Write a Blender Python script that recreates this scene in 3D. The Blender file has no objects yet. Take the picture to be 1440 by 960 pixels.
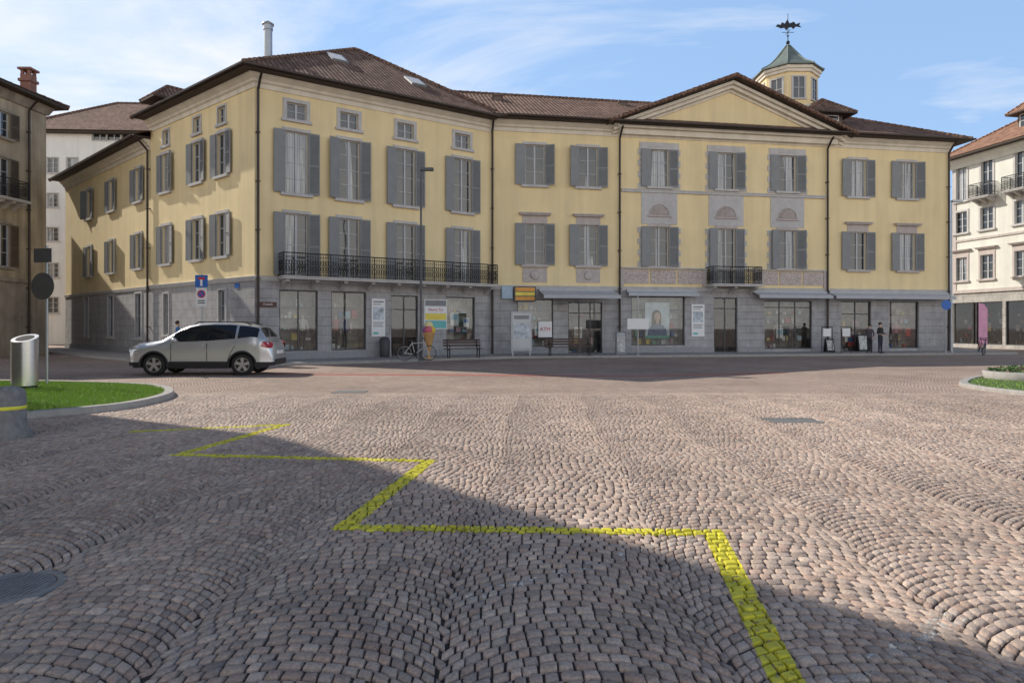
import bpy, math, random, bmesh
import numpy as np
from mathutils import Matrix, Vector
random.seed(7)
F=960.0; H=1.65; HY=459.0
def P(px,s): return Vector(((px-720)/s, F/s))
def g(px,py,z=0.0):
    Y=F*(H-z)/(py-HY); return Vector(((px-720)/F*Y, Y, z))
sc=bpy.context.scene
# ---------------------------------------------------------------- materials
class NT:
    def __init__(s,name):
        s.m=bpy.data.materials.new(name); s.m.use_nodes=True
        s.t=s.m.node_tree; s.b=s.t.nodes['Principled BSDF']; s.out=s.t.nodes['Material Output']
    def n(s,typ,**kw):
        nd=s.t.nodes.new(typ)
        for k,v in kw.items(): setattr(nd,k,v)
        return nd
    def l(s,a,b): s.t.links.new(a,b)
    def setin(s,sock,v):
        if isinstance(v,bpy.types.NodeSocket): s.l(v,sock)
        else: sock.default_value=v
    def math(s,op,a,b=0.0,c=None):
        nd=s.n('ShaderNodeMath',operation=op); s.setin(nd.inputs[0],a); s.setin(nd.inputs[1],b)
        if c is not None: s.setin(nd.inputs[2],c)
        return nd.outputs[0]
    def pos(s,scale=(1,1,1),uv=False):
        if uv: o=s.n('ShaderNodeTexCoord').outputs['UV']
        else: o=s.n('ShaderNodeNewGeometry').outputs['Position']
        if scale==(1,1,1): return o
        mp=s.n('ShaderNodeMapping'); mp.inputs['Scale'].default_value=scale; s.l(o,mp.inputs[0]); return mp.outputs[0]
    def noise(s,vec,scale,detail=3,rough=.55):
        nd=s.n('ShaderNodeTexNoise'); nd.inputs['Scale'].default_value=scale; nd.inputs['Detail'].default_value=detail
        nd.inputs['Roughness'].default_value=rough
        if vec is not None: s.l(vec,nd.inputs['Vector'])
        return nd.outputs['Fac']
    def ramp(s,fac,stops):
        nd=s.n('ShaderNodeValToRGB'); cr=nd.color_ramp
        while len(cr.elements)<len(stops): cr.elements.new(.5)
        for e,(p,c) in zip(cr.elements,stops):
            e.position=p; e.color=(c,c,c,1) if not hasattr(c,'__len__') else (*c,1)
        s.setin(nd.inputs[0],fac); return nd.outputs[0]
    def mix(s,fac,a,b,mode='MIX'):
        nd=s.n('ShaderNodeMix',data_type='RGBA',blend_type=mode)
        s.setin(nd.inputs[0],fac)
        for i,v in ((6,a),(7,b)):
            if isinstance(v,bpy.types.NodeSocket): s.l(v,nd.inputs[i])
            else: nd.inputs[i].default_value=(*v,1) if len(v)==3 else v
        return nd.outputs[2]
    def bump(s,h,dist,strength=1.0):
        nd=s.n('ShaderNodeBump'); nd.inputs['Distance'].default_value=dist; nd.inputs['Strength'].default_value=strength
        s.l(h,nd.inputs['Height']); s.l(nd.outputs[0],s.b.inputs['Normal'])
MC={}
def mat(name,col,rough=.6,metal=0,var=.15,vs=3.0,bump=0.0,bs=30,streak=0.0,coat=0,stain=0):
    if name in MC: return MC[name]
    n=NT(name); v=n.pos()
    f=n.noise(v,vs); r=n.ramp(f,[(.25,1-var),(.75,1+var*.5)])
    c=n.mix(1.0,col,r,'MULTIPLY')
    if streak:
        f2=n.noise(n.pos((1,1,.08)),2.2,4); r2=n.ramp(f2,[(.35,1-streak),(.62,1.0)])
        c=n.mix(1.0,c,r2,'MULTIPLY')
    n.l(c,n.b.inputs['Base Color']); n.b.inputs['Roughness'].default_value=rough; n.b.inputs['Metallic'].default_value=metal
    if coat: n.b.inputs['Coat Weight'].default_value=coat
    if bump: n.bump(n.noise(v,bs,3),bump)
    MC[name]=n.m; return n.m
def stone_wall(name,col,bw=.9,bh=.42,mortar=.012,var=.12):
    n=NT(name); uv=n.pos(uv=True)
    br=n.n('ShaderNodeTexBrick'); n.l(uv,br.inputs['Vector'])
    br.inputs['Scale'].default_value=1; br.inputs['Brick Width'].default_value=bw; br.inputs['Row Height'].default_value=bh
    br.inputs['Mortar Size'].default_value=mortar; br.inputs['Mortar Smooth'].default_value=.3
    c=[x*(1+var) for x in col]; d=[x*(1-var) for x in col]
    br.inputs['Color1'].default_value=(*c,1); br.inputs['Color2'].default_value=(*d,1); br.inputs['Mortar'].default_value=(*[x*.55 for x in col],1)
    f=n.noise(n.pos(),2.5,4); r=n.ramp(f,[(.3,.82),(.7,1.1)])
    f2=n.noise(n.pos((1,1,.1)),3,3); r2=n.ramp(f2,[(.35,.88),(.6,1.0)])
    c=n.mix(1.0,n.mix(1.0,br.outputs[0],r,'MULTIPLY'),r2,'MULTIPLY')
    n.l(c,n.b.inputs['Base Color']); n.b.inputs['Roughness'].default_value=.85
    h=n.math('MULTIPLY',br.outputs['Fac'],-1.0)
    n.bump(h,.012); return n.m
def tiles(name,c1,c2):
    n=NT(name); uvn=n.n('ShaderNodeTexCoord').outputs['UV']
    sep=n.n('ShaderNodeSeparateXYZ'); n.l(uvn,sep.inputs[0]); u=sep.outputs[0]; v=sep.outputs[1]
    cu=n.math('DIVIDE',u,.24); cv=n.math('DIVIDE',v,.34)
    fu=n.math('FRACT',cu); fv=n.math('FRACT',cv)
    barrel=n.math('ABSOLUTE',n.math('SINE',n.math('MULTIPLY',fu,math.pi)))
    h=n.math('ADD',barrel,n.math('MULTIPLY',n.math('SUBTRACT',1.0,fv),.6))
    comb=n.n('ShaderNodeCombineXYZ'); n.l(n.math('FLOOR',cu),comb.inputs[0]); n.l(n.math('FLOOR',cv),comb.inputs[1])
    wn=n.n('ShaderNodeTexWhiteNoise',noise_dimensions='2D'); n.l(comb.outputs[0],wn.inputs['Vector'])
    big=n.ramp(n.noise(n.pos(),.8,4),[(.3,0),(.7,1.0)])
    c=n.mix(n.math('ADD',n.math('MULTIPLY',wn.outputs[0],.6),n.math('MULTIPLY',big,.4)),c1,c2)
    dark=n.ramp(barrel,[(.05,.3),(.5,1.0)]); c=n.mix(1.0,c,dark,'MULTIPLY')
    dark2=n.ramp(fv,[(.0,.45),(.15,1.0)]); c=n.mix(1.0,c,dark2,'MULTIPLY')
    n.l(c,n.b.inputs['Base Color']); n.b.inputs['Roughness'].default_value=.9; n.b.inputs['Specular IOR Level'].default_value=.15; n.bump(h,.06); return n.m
SW=1.42; SR=SW*.63; SROT=.04; SBW=.090; SRH=.092; SOX=.50
def setts():
    n=NT('porphyry_setts'); geo=n.pos()
    no=n.n('ShaderNodeTexNoise'); no.inputs['Scale'].default_value=4; no.inputs['Detail'].default_value=1; n.l(geo,no.inputs['Vector'])
    def vm(op,a,b):
        nd=n.n('ShaderNodeVectorMath',operation=op); n.setin(nd.inputs[0],a)
        if op=='SCALE': nd.inputs['Scale'].default_value=b
        else: n.setin(nd.inputs[1],b)
        return nd.outputs[0]
    p=vm('ADD',geo,vm('SCALE',vm('SUBTRACT',no.outputs['Color'],(.5,.5,.5)),.05))
    mp=n.n('ShaderNodeMapping'); mp.inputs['Rotation'].default_value=(0,0,SROT); n.l(p,mp.inputs[0])
    sep=n.n('ShaderNodeSeparateXYZ'); n.l(mp.outputs[0],sep.inputs[0]); x=n.math('ADD',sep.outputs[0],SOX); y=sep.outputs[1]
    c=n.math('FLOOR',n.math('DIVIDE',x,SW))
    u=n.math('SUBTRACT',x,n.math('MULTIPLY',n.math('ADD',c,.5),SW))
    s=n.math('MULTIPLY',n.math('ARCSINE',n.math('DIVIDE',u,SR)),SR)
    v=n.math('SUBTRACT',y,n.math('SQRT',n.math('SUBTRACT',SR*SR,n.math('MULTIPLY',u,u))))
    s2=n.math('ADD',s,n.math('MULTIPLY',c,3.37))
    cb=n.n('ShaderNodeCombineXYZ'); n.l(s2,cb.inputs[0]); n.l(v,cb.inputs[1])
    br=n.n('ShaderNodeTexBrick'); n.l(cb.outputs[0],br.inputs['Vector'])
    br.inputs['Scale'].default_value=1; br.inputs['Brick Width'].default_value=SBW; br.inputs['Row Height'].default_value=SRH
    br.inputs['Mortar Size'].default_value=.0085; br.inputs['Mortar Smooth'].default_value=.75; br.offset=.47
    br.inputs['Color1'].default_value=(.56,.425,.35,1); br.inputs['Color2'].default_value=(.43,.325,.27,1); br.inputs['Mortar'].default_value=(.09,.07,.058,1)
    big=n.ramp(n.noise(geo,.25,2),[(.3,.80),(.7,1.12)]); mid=n.ramp(n.noise(geo,2.0,3),[(.3,.85),(.7,1.08)])
    cc=n.mix(1.0,n.mix(1.0,br.outputs[0],big,'MULTIPLY'),mid,'MULTIPLY')
    n.l(cc,n.b.inputs['Base Color']); n.b.inputs['Roughness'].default_value=.85; n.b.inputs['Specular IOR Level'].default_value=.25
    n.bump(n.math('MULTIPLY',br.outputs['Fac'],-1.0),.018); return n.m
def stone_mat():
    n=NT('sett_stone'); geo=n.pos(); at=n.n('ShaderNodeAttribute'); at.attribute_name='Col'
    big=n.ramp(n.noise(geo,.25,2),[(.3,.80),(.7,1.12)]); mid=n.ramp(n.noise(geo,2.0,3),[(.3,.85),(.7,1.08)]); f=n.noise(geo,55,3)
    fine=n.ramp(f,[(.3,.70),(.7,1.16)])
    c=n.mix(1.0,n.mix(1.0,n.mix(1.0,at.outputs['Color'],big,'MULTIPLY'),mid,'MULTIPLY'),fine,'MULTIPLY'); n.l(c,n.b.inputs['Base Color'])
    n.l(n.ramp(f,[(.3,.55),(.7,.85)]),n.b.inputs['Roughness']); n.b.inputs['Specular IOR Level'].default_value=.3; n.bump(f,.007); return n.m
def paint(name,col,lo=.35,dirt=.3):
    n=NT(name); geo=n.pos(); f=n.noise(geo,22,4,.7)
    n.l(n.mix(1.0,col,n.ramp(n.noise(geo,7,3),[(.3,1-dirt),(.7,1.08)]),'MULTIPLY'),n.b.inputs['Base Color']); n.b.inputs['Roughness'].default_value=.6
    n.l(n.ramp(f,[(lo,0),(lo+.1,1.0)]),n.b.inputs['Alpha']); return n.m
def glass_dark(name,curtain):
    n=NT(name)
    inf=n.n('ShaderNodeObjectInfo').outputs['Random']
    f=n.noise(n.pos((16,16,.4)),1.0,2)
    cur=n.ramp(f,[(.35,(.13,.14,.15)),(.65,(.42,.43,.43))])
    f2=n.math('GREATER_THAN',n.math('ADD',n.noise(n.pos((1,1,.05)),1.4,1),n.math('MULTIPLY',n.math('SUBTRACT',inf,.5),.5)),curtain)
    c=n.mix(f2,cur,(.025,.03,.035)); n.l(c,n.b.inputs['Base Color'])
    n.b.inputs['Roughness'].default_value=.05; n.b.inputs['Specular IOR Level'].default_value=1.0
    n.bump(n.noise(n.pos(),1.3,1),.01); return n.m
def glass_shop():
    n=NT('shop_glass')
    tr=n.n('ShaderNodeBsdfTransparent'); gl=n.n('ShaderNodeBsdfGlossy'); gl.inputs['Roughness'].default_value=.02
    tr.inputs[0].default_value=(.84,.88,.88,1)
    fr=n.n('ShaderNodeFresnel'); fr.inputs[0].default_value=1.5
    f=n.math('ADD',n.math('MULTIPLY',fr.outputs[0],1.2),.06)
    mx=n.n('ShaderNodeMixShader'); n.l(f,mx.inputs[0]); n.l(tr.outputs[0],mx.inputs[1]); n.l(gl.outputs[0],mx.inputs[2])
    n.l(mx.outputs[0],n.out.inputs[0]); return n.m
M_yel=mat('yellow_plaster',(.90,.725,.41),.9,var=.08,vs=.7,bump=.004,bs=60,streak=.09)
M_grey=stone_wall('grey_ashlar',(.42,.41,.41),1.1,.42,.008,.04)
M_plinth=mat('granite_plinth',(.33,.33,.335),.8,var=.2,vs=8,bump=.005,bs=50)
M_cream=mat('cream_cornice',(.80,.73,.60),.85,var=.08,vs=1.5,streak=.12)
M_trim=mat('grey_stone_trim',(.56,.54,.52),.85,var=.12,vs=4,bump=.004,bs=40,streak=.1)
M_trim2=mat('pink_grey_stone',(.54,.475,.44),.85,var=.15,vs=5,bump=.004,bs=40,streak=.1)
M_shut=mat('grey_shutter_paint',(.25,.255,.255),.6,var=.12,vs=2)
M_case=mat('casement_paint',(.50,.51,.52),.5,var=.05)
M_casew=mat('casement_white',(.75,.75,.73),.5,var=.05)
M_dark=mat('dark_interior',(.03,.03,.032),.9,var=.2)
M_soffit=mat('dark_wood_soffit',(.065,.048,.037),.8,var=.3,vs=6)
M_pipe=mat('brown_metal_pipe',(.05,.036,.03),.45,.4,var=.2)
M_iron=mat('wrought_iron',(.03,.03,.034),.5,.5,var=.2)
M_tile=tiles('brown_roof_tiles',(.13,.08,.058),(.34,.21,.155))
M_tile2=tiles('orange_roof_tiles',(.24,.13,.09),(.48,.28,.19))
M_pane=glass_dark('window_pane_glass',.38)
M_pane2=glass_dark('window_pane_dark',.15)
M_shop=glass_shop()
M_metal=mat('brushed_steel',(.62,.62,.62),.28,1.0,var=.08,vs=20)
M_galv=mat('galvanised_steel',(.42,.44,.46),.45,.7,var=.1)
M_setts=setts(); M_stone=stone_mat()
M_ypaint=paint('yellow_road_paint',(.74,.66,.04),lo=.33,dirt=.4)
M_wpaint=paint('worn_white_paint',(.66,.64,.60),lo=.52)
M_kerb=mat('granite_kerb',(.38,.36,.335),.8,var=.2,vs=6,bump=.006,bs=40)
M_walk=stone_wall('pavement_slabs',(.38,.35,.33),1.0,.5,.008,.1)
# ---------------------------------------------------------------- mesh builder
class MB:
    def __init__(s): s.v=[];s.f=[];s.m=[];s.sm=[]
    def add(s,vs,fs,m=0,sm=False):
        o=len(s.v); s.v+= [tuple(v) for v in vs]
        for f in fs: s.f.append([o+i for i in f]); s.m.append(m); s.sm.append(sm)
    def box(s,x0,x1,y0,y1,z0,z1,m=0):
        s.add([(x0,y0,z0),(x1,y0,z0),(x1,y1,z0),(x0,y1,z0),(x0,y0,z1),(x1,y0,z1),(x1,y1,z1),(x0,y1,z1)],
              [(0,3,2,1),(4,5,6,7),(0,1,5,4),(1,2,6,5),(2,3,7,6),(3,0,4,7)],m)
    def quad(s,a,b,c,d,m=0): s.add([a,b,c,d],[(0,1,2,3)],m)
    def poly(s,pts,m=0): s.add(pts,[tuple(range(len(pts)))],m)
    def prism(s,pts2,z0,z1,m=0):
        n=len(pts2); vs=[(p[0],p[1],z0) for p in pts2]+[(p[0],p[1],z1) for p in pts2]
        fs=[tuple(range(n-1,-1,-1)),tuple(range(n,2*n))]+[(i,(i+1)%n,n+(i+1)%n,n+i) for i in range(n)]
        s.add(vs,fs,m)
    def cyl(s,p0,p1,r0,r1=None,n=10,m=0,cap=True,sm=True):
        if r1 is None: r1=r0
        p0=Vector(p0);p1=Vector(p1); d=(p1-p0).normalized()
        a=Vector((0,0,1)) if abs(d.z)<.9 else Vector((1,0,0))
        x=d.cross(a).normalized(); y=d.cross(x)
        vs=[];
        for p,r in ((p0,r0),(p1,r1)):
            for i in range(n):
                t=2*math.pi*i/n; vs.append(p+x*math.cos(t)*r+y*math.sin(t)*r)
        s.add(vs,[(i,n+i,n+(i+1)%n,(i+1)%n) for i in range(n)],m,sm)
        if cap: s.add(vs,[tuple(range(n)),tuple(range(2*n-1,n-1,-1))],m)
    def tube(s,pts,r,n=8,m=0,closed=False):
        k=len(pts)
        for i in range(k if closed else k-1): s.cyl(pts[i],pts[(i+1)%k],r,r,n,m)
    def lathe(s,prof,c=(0,0,0),n=20,m=0,sm=True,ax='z'):
        vs=[];k=len(prof)
        for r,z in prof:
            for i in range(n):
                t=2*math.pi*i/n
                if ax=='z': vs.append((c[0]+r*math.cos(t),c[1]+r*math.sin(t),c[2]+z))
                else: vs.append((c[0]+r*math.cos(t),c[1]+z,c[2]+r*math.sin(t)))
        s.add(vs,[(j*n+i,j*n+(i+1)%n,(j+1)*n+(i+1)%n,(j+1)*n+i) for j in range(k-1) for i in range(n)],m,sm)
    def ball(s,c,r,m=0,n=12,sq=(1,1,1)):
        k=8; vs=[];
        for j in range(k+1):
            a=math.pi*j/k
            for i in range(n):
                t=2*math.pi*i/n; vs.append((c[0]+r*sq[0]*math.sin(a)*math.cos(t),c[1]+r*sq[1]*math.sin(a)*math.sin(t),c[2]+r*sq[2]*math.cos(a)))
        s.add(vs,[(j*n+i,(j+1)*n+i,(j+1)*n+(i+1)%n,j*n+(i+1)%n) for j in range(k) for i in range(n)],m,True)
    def mesh(s,name,mats):
        me=bpy.data.meshes.new(name); me.from_pydata(s.v,[],s.f)
        for mm in mats: me.materials.append(mm)
        me.polygons.foreach_set('material_index',s.m); me.polygons.foreach_set('use_smooth',s.sm)
        uv=me.uv_layers.new(name='UVMap'); V=me.vertices
        for p in me.polygons:
            nn=p.normal
            if abs(nn.z)>.999: t=Vector((1,0,0)); w=Vector((0,1,0))
            else:
                t=Vector((0,0,1)).cross(nn).normalized(); w=nn.cross(t)
            for li in p.loop_indices:
                co=V[me.loops[li].vertex_index].co; uv.data[li].uv=(co.dot(t),co.dot(w))
        me.update(); return me
WM={}
def link(o): sc.collection.objects.link(o)
def place(o,M,parent,props):
    if parent is not None:
        o.parent=parent; o.matrix_parent_inverse=WM[parent.name].inverted()
    o.matrix_basis=M; WM[o.name]=M
    for k,v in props.items(): o[k]=v
def obj(name,mb,mats,M=Matrix(),parent=None,**props):
    me=mb if isinstance(mb,bpy.types.Mesh) else mb.mesh(name,mats)
    o=bpy.data.objects.new(name,me); link(o); place(o,M,parent,props); return o
def empty(name,M=Matrix(),parent=None,**props):
    o=bpy.data.objects.new(name,None); o.empty_display_size=.2; link(o); place(o,M,parent,props); return o
def T(x,y,z=0,rz=0): return Matrix.Translation((x,y,z))@Matrix.Rotation(rz,4,'Z')
def text_obj(txt,size,M,material,parent,name='lettering',ext=.004,align='CENTER'):
    cu=bpy.data.curves.new('t','FONT'); cu.body=txt; cu.size=size; cu.extrude=ext; cu.align_x=align; cu.resolution_u=2
    o=bpy.data.objects.new('t',cu); link(o); dg=bpy.context.evaluated_depsgraph_get()
    me=bpy.data.meshes.new_from_object(o.evaluated_get(dg)); bpy.data.objects.remove(o)
    me.materials.clear(); me.materials.append(material)
    return obj(name,me,None,M@Matrix.Rotation(math.pi/2,4,'X'),parent)
# ---------------------------------------------------------------- facade helper
class Fac:
    def __init__(s,A,B):
        s.A=Vector(A);s.B=Vector(B); s.L=(s.B-s.A).length; s.d=(s.B-s.A)/s.L
        s.n=Vector((s.d.y,-s.d.x)); s.op=[]
        s.M=Matrix(((s.d.x,-s.n.x,0,s.A.x),(s.d.y,-s.n.y,0,s.A.y),(0,0,1,0),(0,0,0,1)))
    def u(s,px):
        k=(px-720)/F; return (k*s.A.y-s.A.x)/(s.d.x-k*s.d.y)
    def z(s,px,py):
        Y=s.A.y+s.u(px)*s.d.y; return H+(HY-py)*Y/F
    def at(s,u,y=0,z=0): return s.M@Matrix.Translation((u,y,z))
    def w(s,u,y=0,z=0): return s.M@Vector((u,y,z))
    def wall(s,z0,z1,name,m,parent,u0=0,u1=None,depth=.22,y=0.0):
        if u1 is None: u1=s.L
        ops=[o for o in s.op if o[3]>z0 and o[2]<z1 and o[1]>u0 and o[0]<u1]
        us=sorted(set([u0,u1]+[min(max(x,u0),u1) for o in ops for x in o[:2]])); zs=sorted(set([z0,z1]+[min(max(x,z0),z1) for o in ops for x in o[2:4]]))
        mb=MB()
        for a,b in zip(us,us[1:]):
            for c,d in zip(zs,zs[1:]):
                cu=(a+b)/2;cz=(c+d)/2
                if any(o[0]<cu<o[1] and o[2]<cz<o[3] for o in ops): continue
                mb.quad((a,y,c),(b,y,c),(b,y,d),(a,y,d))
        for o in ops:
            a,b,c,d=o[:4]; c=max(c,z0); d=min(d,z1)
            mb.quad((a,y,c),(a,y,d),(a,depth,d),(a,depth,c)); mb.quad((b,y,d),(b,y,c),(b,depth,c),(b,depth,d))
            mb.quad((a,y,d),(b,y,d),(b,depth,d),(a,depth,d)); mb.quad((b,y,c),(a,y,c),(a,depth,c),(b,depth,c))
        return obj(name,mb,[m],s.M,parent)
def sweep(path,prof,closed=False,m=0,mb=None):
    mb=mb or MB(); pts=[Vector(p) for p in path]; N=len(pts)
    segs=[(pts[(i+1)%N]-pts[i]).normalized() for i in range(N if closed else N-1)]
    ns=[Vector((d.y,-d.x)) for d in segs]
    rings=[]
    for i in range(N):
        if closed: a=ns[i-1];b=ns[i]
        else: a=ns[max(i-1,0)];b=ns[min(i,N-2)]
        mt=(a+b)/(1+a.dot(b)); rings.append([(pts[i].x+mt.x*o,pts[i].y+mt.y*o,z) for o,z in prof])
    k=len(prof)
    for i in range(N if closed else N-1):
        r0=rings[i];r1=rings[(i+1)%N]
        for j in range(k-1): mb.quad(r0[j],r1[j],r1[j+1],r0[j+1],m)
    if not closed:
        mb.poly(rings[0][::-1],m); mb.poly(rings[-1],m)
    return mb
CACHE={}
def shutter_mesh(w,h,m):
    key=('s',round(w,2),round(h,2),m.name)
    if key in CACHE: return CACHE[key]
    mb=MB(); t=.022; st=.055
    mb.box(0,st,-t,t,0,h); mb.box(w-st,w,-t,t,0,h)
    for z in (0,h*.46,h-.08): mb.box(st,w-st,-t,t,z,z+.08)
    z=.09
    while z<h-.12:
        if not (h*.46-.04<z<h*.46+.08):
            mb.add([(st,-t*.8,z),(w-st,-t*.8,z),(w-st,-t*.8,z+.012),(st,-t*.8,z+.012),(st,t*.8,z+.05),(w-st,t*.8,z+.05),(w-st,t*.8,z+.062),(st,t*.8,z+.062)],
              [(0,1,2,3),(7,6,5,4),(3,2,6,7),(1,0,4,5)])
        z+=.062
    mb.quad((st,t*.9,.05),(w-st,t*.9,.05),(w-st,t*.9,h-.05),(st,t*.9,h-.05))
    CACHE[key]=mb.mesh('shutter',[m]); return CACHE[key]
def casement_mesh(w,h,m,bars,dbl=True):
    key=('c',round(w,2),round(h,2),m.name,bars,dbl)
    if key in CACHE: return CACHE[key]
    mb=MB(); b=.055; x0,x1=-w/2,w/2; y0,y1=.10,.16
    mb.box(x0,x0+b,y0,y1,0,h); mb.box(x1-b,x1,y0,y1,0,h); mb.box(x0+b,x1-b,y0,y1,0,b); mb.box(x0+b,x1-b,y0,y1,h-b,h)
    if dbl: mb.box(-.045,.045,y0-.012,y1-.002,b,h-b)
    for i in range(1,bars+1):
        z=h*i/(bars+1); mb.box(x0+b,x1-b,y0+.015,y1-.01,z-.015,z+.015)
    CACHE[key]=mb.mesh('casement',[m]); return CACHE[key]
def window(bld,fc,uc,w,z0,z1,shut=True,shw=.54,trim=M_trim,tw=.14,bars=2,lint=0,sill=.1,casem=M_case,smat=M_shut,pane=None,dbl=True,ang=8):
    h=z1-z0; M=fc.at(uc,0,z0); fc.op.append((uc-w/2,uc+w/2,z0,z1))
    e=empty('window',M,bld)
    key=('f',round(w,2),round(h,2),trim.name,tw,lint,sill)
    if key not in CACHE:
        mb=MB(); a=w/2; p=-.05
        mb.box(-a-tw,-a,p,.01,0,h); mb.box(a,a+tw,p,.01,0,h); mb.box(-a-tw,a+tw,p,.01,h,h+tw)
        if sill: mb.box(-a-tw-.08,a+tw+.08,-.05-sill,.01,-.13,0)
        else: mb.box(-a-tw,a+tw,p,.01,-.1,0)
        if lint:
            mb.box(-a-tw-.02,a+tw+.02,-.035,.01,h+tw,h+tw+.32)
            mb.box(-a-tw-.16,a+tw+.16,-.20,.01,h+tw+.32,h+tw+.40); mb.box(-a-tw-.22,a+tw+.22,-.26,.01,h+tw+.40,h+tw+.46)
        CACHE[key]=mb.mesh('surround',[trim])
    obj('surround',CACHE[key],None,M,e)
    obj('casement',casement_mesh(w,h,casem,bars,dbl),None,M,e)
    key=('p',round(w,2),round(h,2),(pane or M_pane).name)
    if key not in CACHE:
        mb=MB(); mb.quad((-w/2,.14,0),(w/2,.14,0),(w/2,.14,h),(-w/2,.14,h)); CACHE[key]=mb.mesh('pane',[pane or M_pane])
    obj('pane',CACHE[key],None,M,e)
    if shut:
        sm=shutter_mesh(shw,h,smat)
        for sgn in (-1,1):
            a=math.radians(random.uniform(1,ang) if random.random()>.12 else random.uniform(12,28))
            if sgn>0: MM=M@Matrix.Translation((w/2+.01,-.09,0))@Matrix.Rotation(-a,4,'Z')
            else: MM=M@Matrix.Translation((-w/2-.01,-.09,0))@Matrix.Rotation(math.pi+a,4,'Z')
            obj('shutter',sm,None,MM,e)
    return e
def railing(bld,fc,u0,u1,zf,h=1.05,dep=.9,name='balcony',slab=.14,cons=True,fancy=True):
    e=empty(name,fc.at(u0,0,zf),bld); M=fc.M
    mb=MB(); mb.box(u0,u1,-dep-.06,-.002,zf-slab,zf); mb.box(u0-.04,u1+.04,-dep-.1,-.003,zf-slab*.45,zf-.02)
    if cons:
        n=max(2,int((u1-u0)/1.35))
        for i in range(n+1):
            c=u0+.25+(u1-u0-.5)*i/n
            prof=[(-.004,zf-slab-.0),(-dep*.85,zf-slab-.0),(-dep*.85,zf-slab-.1),(-dep*.45,zf-slab-.2),(-.004,zf-slab-.42)]
            vs=[(c-.09,y,z) for y,z in prof]+[(c+.09,y,z) for y,z in prof]; k=len(prof)
            mb.add(vs,[tuple(range(k)),tuple(range(2*k-1,k-1,-1))]+[(i2,k+i2,k+(i2+1)%k,(i2+1)%k) for i2 in range(1,k)])
    obj('slab',mb,[M_trim],M,e)
    mb=MB(); r=.016
    corners=[(u0+.03,-.03),(u0+.03,-dep),(u1-.03,-dep),(u1-.03,-.03)]
    for a,b in zip(corners,corners[1:]):
        for z,rr in ((zf+.07,.014),(zf+.20,.01),(zf+h-.16,.012),(zf+h,.028)):
            mb.cyl((*a,z),(*b,z),rr,n=6)
        L=math.hypot(b[0]-a[0],b[1]-a[1]); n=max(3,int(L/.12))
        for i in range(n+1):
            t=i/n; x=a[0]+(b[0]-a[0])*t; y=a[1]+(b[1]-a[1])*t
            mb.cyl((x,y,zf),(x,y,zf+h),r*(1.7 if i%9==0 else .65),n=5,cap=False)
            if fancy and i<n:
                t2=(i+.5)/n; x2=a[0]+(b[0]-a[0])*t2; y2=a[1]+(b[1]-a[1])*t2
                ux=(b[0]-a[0])/L*.045; uy=(b[1]-a[1])/L*.045
                for zc in (zf+.36,zf+.62):
                    ring=[(x2+ux*math.cos(q),y2+uy*math.cos(q),zc+.11*math.sin(q)) for q in [k*math.pi/4 for k in range(8)]]
                    mb.tube(ring,.011,4,closed=True)
    obj('railing',mb,[M_iron],M,e); return e
def pipe(bld,fc,u,z0,z1,r=.06):
    mb=MB(); mb.tube([(u,-.14,z0),(u,-.14,z1-.55),(u,-.5,z1-.15),(u,-.72,z1)],r,8)
    z=z0+1.5
    while z<z1-1: mb.box(u-.09,u+.09,-.21,-.01,z,z+.04); z+=2.2
    return obj('downpipe',mb,[M_pipe],fc.M,bld)
def roof(bld,faces,edges=(),m=M_tile,name='roof'):
    mb=MB()
    for f in faces:
        f=[Vector(p) for p in f]
        nn=(f[1]-f[0]).cross(f[2]-f[0])
        if nn.z<0: f=f[::-1]
        mb.poly(f)
    for a,b in edges:
        a=Vector(a);b=Vector(b); L=(b-a).length; n=max(1,int(L/.4)); 
        for i in range(n):
            p=a.lerp(b,i/n);q=a.lerp(b,(i+1.08)/n); mb.cyl(p,q,.13,.10,8)
    return obj(name,mb,[m],Matrix(),bld)
# ================================================================ PLACES
A=P(358,31.1); B=P(690,25.2); W=P(212,25.2); V=P(92,19.4); E=P(1335,22.27)
fL=Fac(A,B); fW=Fac(W,A); fV=Fac(V,W); fR=Fac(B,E)
ZG=3.9; ZC=13.08
cb=empty('corner_building',T(A.x,A.y),category='building',label='yellow plastered corner building with grey shutters and long iron balcony')
for px in (417,491,570,650):
    u=fL.u(px)
    window(cb,fL,u,.92,11.30,12.08,shut=False,tw=.17,bars=1,sill=.06,pane=M_pane2)
    window(cb,fL,u,1.06,7.85,10.75,bars=3,shw=.53)
    window(cb,fL,u,1.06,4.02,6.92,bars=3,shw=.53,sill=0)
for px in (234,277.5,312.5):
    u=fW.u(px)
    window(cb,fW,u,.75,11.4,12.2,shut=False,tw=.1,bars=1,sill=.06,pane=M_pane2)
    window(cb,fW,u,.95,8.9,10.95,shw=.5,bars=2)
    window(cb,fW,u,.95,5.02,7.08,shw=.5,bars=2)
railing(cb,fL,fL.u(390),fL.L-.12,3.95)
an=empty('annex_building',T(W.x,W.y),category='building',label='low yellow side wing with grey shutters and tiled roof')
for px in (126,157.5,195):
    u=fV.u(px)
    window(an,fV,u,.95,8.85,10.75,shw=.5,bars=2); window(an,fV,u,.95,5.0,6.98,shw=.5,bars=2)
pb=empty('palace_building',T(B.x,B.y),category='building',label='yellow palace with central pediment, stone window surrounds and roof cupola')
for px in (752,827,1206,1275):
    u=fR.u(px); window(pb,fR,u,1.12,9.62,11.9,bars=2,shw=.56); window(pb,fR,u,1.12,5.12,7.45,bars=2,shw=.56,lint=1,trim=M_trim2)
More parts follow.
